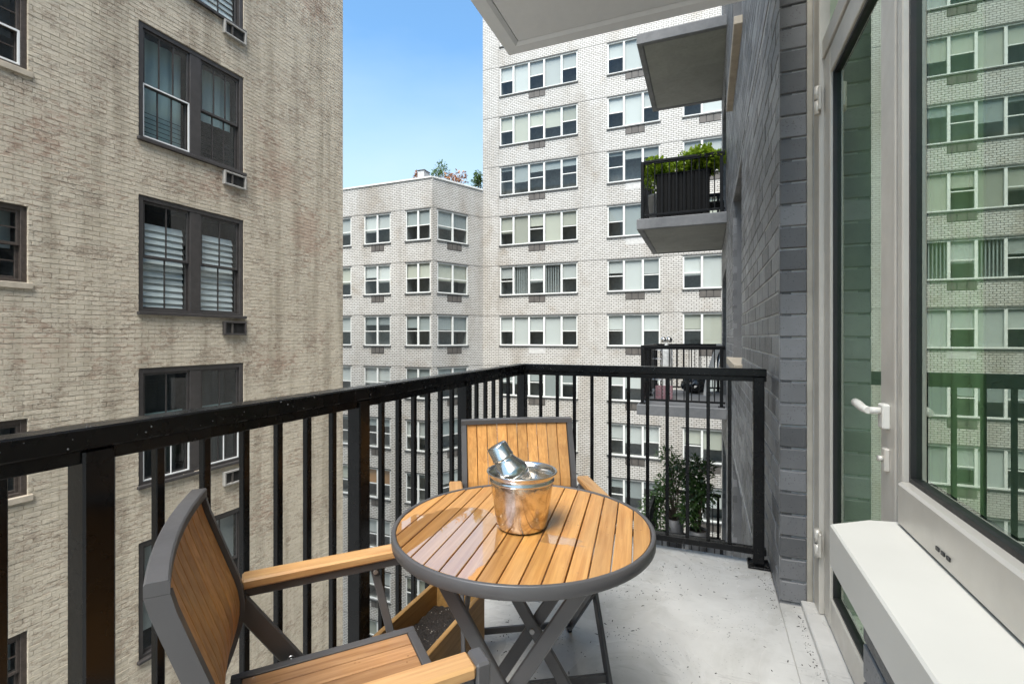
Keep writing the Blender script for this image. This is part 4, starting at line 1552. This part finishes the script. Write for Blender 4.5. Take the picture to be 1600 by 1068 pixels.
def make_chair(label, loc, fwd):
    t = thing('folding_armchair', label, 'chair', (*loc, 0), math.atan2(-fwd[0], fwd[1]), 'teak and grey metal folding armchairs')
    HW = 0.232
    prof = smooth_back()

    bow = lambda x: -0.016 * (1 - (x / HW) ** 2)

    def strip(mb, x0, x1, d0, d1, z_from=0.455, z_to=0.9):
        pr = [p for p in prof if z_from - 1e-6 <= p[1] <= z_to + 1e-6]
        ring = lambda y, z: [(x0, y + d0, z), (x1, y + d0, z), (x1, y + d1, z), (x0, y + d1, z)]
        rows = [ring(y, z) for y, z in pr]
        mb.grid(rows, close=True, smooth=False); mb.quad(rows[0][::-1]); mb.quad(rows[-1])
    mb = MB()
    strip(mb, -HW, -HW + 0.020, -0.018, 0.013)
    strip(mb, HW - 0.020, HW, -0.018, 0.013)
    yt = prof[-1][0]; yb = prof[0][0]
    for ya, yb_, za, zb_, hw in ((yt - 0.018, yt + 0.013, 0.8855, 0.905, HW), (yb - 0.020, yb + 0.012, 0.437, 0.456, HW - 0.02)):
        xs = [-hw + 2 * hw * i / 14 for i in range(15)]
        c_ = 0.003
        rows = [[(x, ya + bow(x), za), (x, yb_ + bow(x), za), (x, yb_ + bow(x), zb_ - c_), (x, yb_ - c_ + bow(x), zb_), (x, ya + c_ + bow(x), zb_), (x, ya + bow(x), zb_ - c_)] for x in xs]
        mb.grid(rows, close=True, smooth=False); mb.quad(rows[0][::-1]); mb.quad(rows[-1])
    mb.build('back_frame', 'grey_metal', t)
    for i in range(10):
        w = (2 * HW - 0.044) / 10
        a = -HW + 0.022 + i * w
        mb = MB(); cx = a + w / 2
        pr = [(y, z) for y, z in prof if z > 0.456]
        e0, e1 = bow(a), bow(a + w)
        rows = [[(a + 0.0013 - cx, y - 0.006, z), (a + w - 0.0013 - cx, y - 0.006, z), (a + w - 0.0013 - cx, y + 0.0045, z), (a + w - 0.003 - cx, y + 0.006, z), (a + 0.003 - cx, y + 0.006, z), (a + 0.0013 - cx, y + 0.0045, z)] for y, z in pr]
        rows = [[(x, y + e0 + (e1 - e0) * (x + cx - a) / w, z) for x, y, z in r_] for r_ in rows]
        mb.grid(rows, close=True, smooth=False); mb.quad(rows[0][::-1]); mb.quad(rows[-1])
        mb.build('back_slat', 'teak_back', t).location = (cx, 0, 0)
    SY0, SY1, SZ = -0.205, 0.215, 0.478
    mb = MB()
    mb.box(-0.215, -0.193, SY0, SY1, SZ - 0.030, SZ + 0.002, 0.002); mb.box(0.193, 0.215, SY0, SY1, SZ - 0.030, SZ + 0.002, 0.002)
    mb.box(-0.193, 0.193, SY1 - 0.022, SY1, SZ - 0.030, SZ + 0.0015, 0.002); mb.box(-0.193, 0.193, SY0, SY0 + 0.022, SZ - 0.030, SZ + 0.0015, 0.002)
    mb.build('seat_frame', 'grey_metal', t)
    for i in range(8):
        w = 0.384 / 8
        cx = -0.192 + (i + 0.5) * w
        mb = MB(); mb.box(-w / 2 + 0.0015, w / 2 - 0.0015, SY0 + 0.0235, SY1 - 0.0235, SZ - 0.014, SZ, 0.0015)
        mb.build('seat_slat', 'teak_seat', t).location = (cx, 0, 0)
    for s in (-1, 1):
        x = s * 0.258
        mb = MB(); mb.bar((0, -0.185, 0), (0, 0.190, 0), 0.050, 0.024, c=0.005)
        arm = mb.build('armrest', 'teak_arm', t); arm.location = (x, 0, 0.668)
        mb = MB()
        mb.bar((0, -0.185, -0.023), (0, 0.190, -0.023), 0.030, 0.021, c=0.002)
        mb.box(-0.0245, 0.0245, 0.190, 0.217, -0.034, 0.0125, 0.004)
        mb.build('arm_bracket', 'grey_metal', arm)
        # flat leg from the back frame down to the front foot
        xl = s * 0.241
        mb = MB(); mb.bar((xl, -0.195, 0.635), (xl, 0.235, 0.010), 0.014, 0.042, up=(0, 1, 0), c=0.003)
        leg = mb.build('leg', 'grey_metal', t)
        mb = MB(); mb.box(xl - 0.009, xl + 0.009, 0.212, 0.258, 0, 0.018, 0.003); mb.build('foot', 'gasket', leg)
        mb = MB(); mb.tube([(xl - 0.012, -0.080, 0.468), (xl + 0.012, -0.080, 0.468)], 0.0085, 10); mb.tube([(xl - 0.014, -0.080, 0.468), (xl + 0.014, -0.080, 0.468)], 0.004, 8)
        mb.build('bolt', 'bolt_steel', t)
        xr = s * 0.224
        mb = MB(); mb.bar((xr, 0.180, 0.462), (xr, -0.275, 0.010), 0.014, 0.036, up=(0, 1, 0), c=0.003)
        leg = mb.build('leg', 'grey_metal', t)
        mb = MB(); mb.box(xr - 0.009, xr + 0.009, -0.298, -0.252, 0, 0.018, 0.003); mb.build('foot', 'gasket', leg)
        mb = MB(); mb.bar((s * 0.257, 0.120, 0.640), (s * 0.234, 0.160, 0.46), 0.010, 0.020, up=(0, 1, 0), c=0.002)
        mb.build('arm_strut', 'grey_metal', t)
        mb = MB(); mb.tube([(s * 0.252 - 0.009, 0.122, 0.628), (s * 0.252 + 0.009, 0.122, 0.628)], 0.006, 8); mb.build('bolt', 'bolt_steel', t)
    mb = MB(); mb.bar((-0.234, 0.172, 0.105), (0.234, 0.172, 0.105), 0.014, 0.028); mb.build('stretcher', 'grey_metal', t)
    mb = MB(); mb.bar((-0.217, -0.225, 0.055), (0.217, -0.225, 0.055), 0.014, 0.024); mb.build('stretcher', 'grey_metal', t)
    return t


make_chair('folding armchair nearest the camera with its slatted back turned to the railing', (-0.703, 0.793), (0.66, 0.751))
make_chair('folding armchair behind the table in the railing corner, facing the camera', (-0.600, 1.655), (0.503, -0.864))

# ------------------------------------------------------------------ ice bucket and cocktail shaker
BC = (-0.459, 1.214)
B = thing('ice_bucket', 'mottled silver ice bucket standing on the teak table', 'bucket', (*BC, TZ))
mb = MB()
mb.lathe([(0.0, 0.0005), (0.062, 0.0005), (0.0665, 0.004), (0.070, 0.02), (0.0845, 0.122), (0.0845, 0.124)], 64)
mb.lathe([(0.0830, 0.1235), (0.0685, 0.02), (0.0, 0.012)], 64, close_ends=False)
mb.build('body', 'mercury_metal', B)
mb = MB()
mb.lathe([(0.0845, 0.1215), (0.0868, 0.1235), (0.0868, 0.129), (0.0848, 0.131), (0.0870, 0.139), (0.0925, 0.145), (0.0945, 0.147), (0.0935, 0.149), (0.0905, 0.1485), (0.0860, 0.142), (0.0832, 0.130), (0.0828, 0.1225)], 64, close_ends=False)
mb.build('rim', 'steel', B)
ax = Vector((-0.47, -0.13, 0.87)).normalized()
Mq = ax.to_track_quat('Z', 'Y').to_matrix().to_4x4() @ Matrix.Scale(1.13, 4)
S = thing('cocktail_shaker', 'polished steel cocktail shaker leaning in the ice bucket', 'shaker', (BC[0] + 0.032, BC[1] + 0.008, TZ + 0.032))
mb = MB()
mb.lathe([(0.0, 0.0), (0.030, 0.0), (0.033, 0.004), (0.0395, 0.098), (0.0405, 0.100), (0.0405, 0.103), (0.0395, 0.104)], 40, Mq)
mb.build('cup', 'steel', S)
mb = MB()
mb.lathe([(0.0405, 0.104), (0.0412, 0.107), (0.0408, 0.116), (0.0385, 0.121), (0.0275, 0.139), (0.0248, 0.145), (0.0245, 0.149)], 40, Mq)
mb.build('strainer_top', 'steel', S)
mb = MB()
mb.lathe([(0.0252, 0.1490), (0.0268, 0.1500), (0.0268, 0.1525), (0.0256, 0.1535), (0.0246, 0.1810), (0.0225, 0.1845), (0.0, 0.1855)], 40, Mq)
mb.build('cap', 'steel', S)

# ------------------------------------------------------------------ planter box on our floor
P = thing('planter_box', 'long yellowish wooden planter box of soil on the floor along the railing', 'planter', (-0.92, 1.43, 0.0))
PW, PL, PH = 0.105, 0.29, 0.25
for s in (-1, 1):
    mb = MB(); mb.box(s * PW - 0.009, s * PW + 0.009, -PL, PL, 0.015, PH, 0.002); mb.build('side_board', 'planter_wood', P)
    mb = MB(); mb.box(-PW + 0.0095, PW - 0.0095, s * PL - 0.012, s * PL + 0.006, 0.015, PH - 0.003, 0.002); mb.build('end_board', 'planter_wood', P)
mb = MB(); mb.box(-PW + 0.0095, PW - 0.0095, -PL + 0.013, PL - 0.013, 0.015, 0.03); mb.build('bottom_board', 'planter_wood', P)
mb = MB()
ns = 40
rs = random.Random(8)
mb.grid([[(-PW + 0.011 + (2 * PW - 0.022) * i / 14, -PL + 0.014 + (2 * PL - 0.028) * j / ns, 0.165 + rs.uniform(-0.009, 0.009)) for i in range(15)] for j in range(ns + 1)])
so = mb.build('soil', 'soil', P, fix=False)
for s in (-1, 1):
    for q in (-1, 1):
        mb = MB(); mb.box(s * 0.07 - 0.015, s * 0.07 + 0.015, q * 0.24 - 0.015, q * 0.24 + 0.015, 0, 0.0145); mb.build('foot', 'planter_wood', P)

# ------------------------------------------------------------------ dirt crumbs on our floor
rc = random.Random(31)
V, F_ = [], []
clusters = [(-0.10, 2.74, 0.13, 0.05, 70), (-0.20, 2.50, 0.14, 0.08, 90), (-0.40, 2.42, 0.10, 0.04, 45), (-0.33, 2.05, 0.10, 0.05, 60), (-0.15, 1.90, 0.3, 0.3, 60), (0.10, 2.4, 0.2, 0.3, 60),
            (0.385, 2.35, 0.010, 0.16, 60), (0.385, 2.05, 0.008, 0.25, 40), (-0.6, 2.1, 0.2, 0.2, 70), (0.22, 2.86, 0.07, 0.06, 40), (0.29, 2.7, 0.015, 0.12, 90), (0.385, 2.2, 0.008, 0.3, 70), (-0.05, 2.1, 0.3, 0.45, 70), (-0.75, 1.85, 0.12, 0.12, 80)]
for cx, cy, sx, sy, n in clusters:
    for _ in range(n):
        x, y = rc.gauss(cx, sx), rc.gauss(cy, sy)
        if not (-1.2 < x < 0.398 and y < 3.0): continue
        if rc.random() < 0.35: continue
        r = rc.choice([0.001, 0.0014, 0.002, 0.003])
        a = rc.uniform(0, 6.28); L = r * rc.choice([1, 1, 1.6, 3])
        ca, sa = math.cos(a), math.sin(a)
        z0 = 0.0005 if x < 0.318 else -0.0035
        i = len(V)
        for px, py, pz in ((-L, -r * .6, 0), (L, -r * .5, 0), (L * .8, r * .6, 0), (-L * .7, r * .6, 0), (0, 0, r * 0.8)):
            V.append((x + px * ca - py * sa, y + px * sa + py * ca, z0 + pz))
        F_ += [(i, i + 1, i + 4), (i + 1, i + 2, i + 4), (i + 2, i + 3, i + 4), (i + 3, i, i + 4)]
me = bpy.data.meshes.new('dirt_crumbs'); me.from_pydata(V, [], F_); me.materials.append(MATS['soil'])
tag(link('dirt_crumbs', me), 'dark crumbs of soil and dead leaves scattered on the balcony floor', 'dirt', kind='stuff')

# ------------------------------------------------------------------ things on the neighbours' balconies
Z1 = PF + 0.03
Pb = thing('trough_planter', 'large black slatted planter box full of bright green leaves on the upper balcony', 'planter', (-0.40, 9.46, Z1))
mb = MB(); mb.box(-0.455, 0.455, -0.20, 0.20, 0.04, 0.80, 0.01); body = mb.build('box', 'black_planter', Pb)
for i in range(14):
    mb = MB(); mb.box(-0.455 + i * 0.065 + 0.004, -0.455 + (i + 1) * 0.065 - 0.004, -0.218, -0.201, 0.02, 0.82, 0.003); mb.build('slat', 'black_planter', Pb)
mb = MB(); mb.box(-0.475, 0.475, -0.225, 0.225, 0.82, 0.845, 0.004); mb.build('rim', 'black_planter', Pb)
rl = random.Random(41)
blobs = [((rl.uniform(-0.5, 0.55), rl.uniform(-0.2, 0.3), rl.uniform(0.92, 1.16)), (0.17, 0.17, 0.13)) for _ in range(18)] + [((-0.56, -0.05, 0.78), (0.11, 0.14, 0.18)), ((-0.5, 0, 0.98), (0.17, 0.18, 0.15)), ((0.46, 0.1, 1.06), (0.2, 0.2, 0.12))]
link('foliage', leaf_mesh('foliage', blobs, 5200, 0.085, 'leaf_bright', rl, long=1.8), Pb)
stems('stem', (0, 0, 0.6), [(b[0][0], b[0][1], b[0][2]) for b in blobs[:10]], 0.012, Pb)
t = thing('tapered_pot', 'pale tapered pot beside the black planter box on the upper balcony', 'pot', (-0.90, 9.62, Z1))
mb = MB(); mb.lathe([(0.0, 0.0), (0.10, 0.0), (0.15, 0.52), (0.16, 0.52), (0.16, 0.56), (0.13, 0.56), (0.12, 0.50), (0.0, 0.50)], 24); mb.build('body', 'pale_pot', t)
mb = MB(); mb.lathe([(0.0, 0.505), (0.119, 0.505)], 24, close_ends=False); mb.build('soil', 'soil', t)
t = thing('side_bench', 'low black slatted bench by the wall on the upper balcony', 'bench', (0.13, 9.75, Z1))
for i in range(4):
    mb = MB(); mb.box(-0.16, 0.16, -0.3 + i * 0.15, -0.3 + i * 0.15 + 0.12, 0.28, 0.305, 0.003); mb.build('seat_slat', 'black_planter', t)
for sx in (-1, 1):
    for sy in (-1, 1):
        mb = MB(); mb.box(sx * 0.14 - 0.02, sx * 0.14 + 0.02, sy * 0.25 - 0.02, sy * 0.25 + 0.02, 0, 0.28); mb.build('leg', 'black_planter', t)

Z0n = 0.03
t = thing('wire_rack', 'tall wire shelf rack on the cluttered balcony', 'rack', (-0.88, 10.75, Z0n))
for sx in (-1, 1):
    for sy in (-1, 1):
        mb = MB(); mb.tube([(sx * 0.2, sy * 0.15, 0), (sx * 0.2, sy * 0.15, 0.98)], 0.009, 6); mb.build('upright', 'wire', t)
for z in (0.1, 0.32, 0.54, 0.76, 0.95):
    mb = MB()
    for i in range(7):
        y = -0.15 + i * 0.05; mb.tube([(-0.2, y, z), (0.2, y, z)], 0.005, 5)
    for x in (-0.2, 0.2): mb.tube([(x, -0.15, z), (x, 0.15, z)], 0.006, 5)
    mb.build('shelf', 'wire', t)
t = thing('garden_statue', 'pale garden statue with two silver globes above the cluttered balcony railing', 'statue', (-0.76, 10.35, Z0n))
mb = MB()
mb.lathe([(0, 0), (0.11, 0), (0.12, 0.03), (0.10, 0.06), (0.075, 0.12), (0.07, 0.35), (0.10, 0.55), (0.115, 0.68), (0.085, 0.82), (0.105, 0.93), (0.07, 1.0), (0.035, 1.04), (0.035, 1.10), (0.0, 1.11)], 20)
mb.build('figure', 'statue_white', t)
for dx in (-0.05, 0.055):
    mb = MB(); r = 0.062
    mb.lathe([(0 if abs(a) == 90 else r * math.cos(R(a)), r * math.sin(R(a))) for a in range(-90, 91, 15)], 20, Matrix.Translation((dx, 0, 1.165)), close_ends=False)
    mb.build('globe', 'steel', t)
t = thing('rubbish_bag', 'full black plastic rubbish bag on the cluttered balcony', 'bag', (-0.24, 11.25, Z0n))
rb = random.Random(6)
rows = []
for j in range(13):
    a = R(-90 + 180 * j / 12)
    ring = []
    for i in range(28):
        th = 2 * math.pi * i / 28
        rr = 1 + 0.10 * math.sin(5 * th + j * 0.9) + rb.uniform(-0.05, 0.05)
        ring.append((0.27 * rr * math.cos(a) * math.cos(th), 0.2 * rr * math.cos(a) * math.sin(th), 0.18 + 0.18 * math.sin(a) + (0.0 if j < 3 else rb.uniform(-0.012, 0.012))))
    rows.append(ring)
mb = MB(); mb.grid(rows, close=True, smooth=False); mb.build('sack', 'bag_plastic', t)
mb = MB(); mb.tube([(0, 0, 0.34), (0.01, 0.01, 0.38), (-0.02, 0.0, 0.44)], [0.05, 0.018, 0.05], 10); mb.build('knot', 'bag_plastic', t)
t = thing('folded_lounger', 'grey folded lounger leaning at the wall end of the cluttered balcony', 'lounger', (0.15, 10.9, Z0n))
mb = MB()
n = 12
rows = []
for i in range(n + 1):
    z = 1.08 * i / n
    x = -0.16 + 0.26 * (i / n) ** 1.6
    rows.append([(x - 0.05, -0.05, z), (x + 0.05, -0.05, z), (x + 0.05, 0.25, z), (x - 0.05, 0.25, z)])
mb.grid(rows, close=True, smooth=False); mb.quad(rows[0][::-1]); mb.quad(rows[-1]); mb.build('cushion', 'pale_fabric', t)
mb = MB(); mb.tube([(-0.02, -0.06, 0), (0.14, -0.06, 1.0)], 0.012, 6); mb.tube([(-0.02, 0.26, 0), (0.14, 0.26, 1.0)], 0.012, 6); mb.build('frame', 'wire', t)
t = thing('basket', 'small pink plastic basket on the floor of the cluttered balcony', 'basket', (-0.78, 10.05, Z0n))
for z in (0.02, 0.09, 0.16, 0.22):
    mb = MB()
    mb.box(-0.15, 0.15, -0.105, -0.098, z, z + 0.03); mb.box(-0.15, 0.15, 0.098, 0.105, z, z + 0.03); mb.box(-0.157, -0.15, -0.105, 0.105, z, z + 0.03); mb.box(0.15, 0.157, -0.105, 0.105, z, z + 0.03)
    mb.build('band', 'pink_plastic', t)
mb = MB()
for x in (-0.14, -0.07, 0, 0.07, 0.14):
    for y in (-0.096, 0.096): mb.box(x - 0.012, x + 0.012, y - 0.003, y + 0.003, 0, 0.25)
mb.box(-0.15, 0.15, -0.098, 0.098, 0, 0.012)
mb.build('ribs', 'pink_plastic', t)

Zm = -PF + 0.03
rq = random.Random(77)


def potted_shrub(label, loc, pot_r, pot_h, h, blobs, n, mat_pot):
    t = thing('potted_shrub', label, 'potted plant', (*loc, Zm), group='potted shrubs on the lowest balcony')
    mb = MB(); mb.lathe([(0, 0), (pot_r * 0.78, 0), (pot_r, pot_h), (pot_r * 0.9, pot_h), (pot_r * 0.88, pot_h - 0.05), (0, pot_h - 0.05)], 28); mb.build('pot', mat_pot, t)
    mb = MB(); mb.lathe([(0.0, pot_h - 0.045), (pot_r * 0.875, pot_h - 0.045)], 24, close_ends=False); mb.build('soil', 'soil', t)
    stems('stem', (0, 0, pot_h - 0.06), [b[0] for b in blobs], 0.018, t)
    link('foliage', leaf_mesh('foliage', blobs, n, 0.12, 'leaf_dark', rq, long=3.4, droop=0.8), t)
    return t


def shrub_blobs(h0, h1, w, k):
    return [((rq.uniform(-w, w) * (1 - 0.4 * i / k), rq.uniform(-w, w) * 0.7, h0 + (h1 - h0) * (i + 0.5) / k), (rq.uniform(0.12, 0.22), 0.18, rq.uniform(0.10, 0.17))) for i in range(k)]


potted_shrub('bushy green shrub in a tall grey pot, left one on the lowest balcony', (-0.66, 11.2), 0.20, 0.62, 1.9, shrub_blobs(0.75, 1.95, 0.36, 17) + [((-0.45, 0, 0.8), (0.26, 0.22, 0.26)), ((-0.35, -0.1, 0.45), (0.2, 0.2, 0.25)), ((0.35, 0.0, 1.0), (0.2, 0.18, 0.2))], 2100, 'grey_pot')
potted_shrub('upright green shrub in a round grey pot, right one on the lowest balcony', (-0.17, 10.75), 0.205, 0.60, 2.0, shrub_blobs(0.75, 1.98, 0.24, 16), 1900, 'grey_pot')
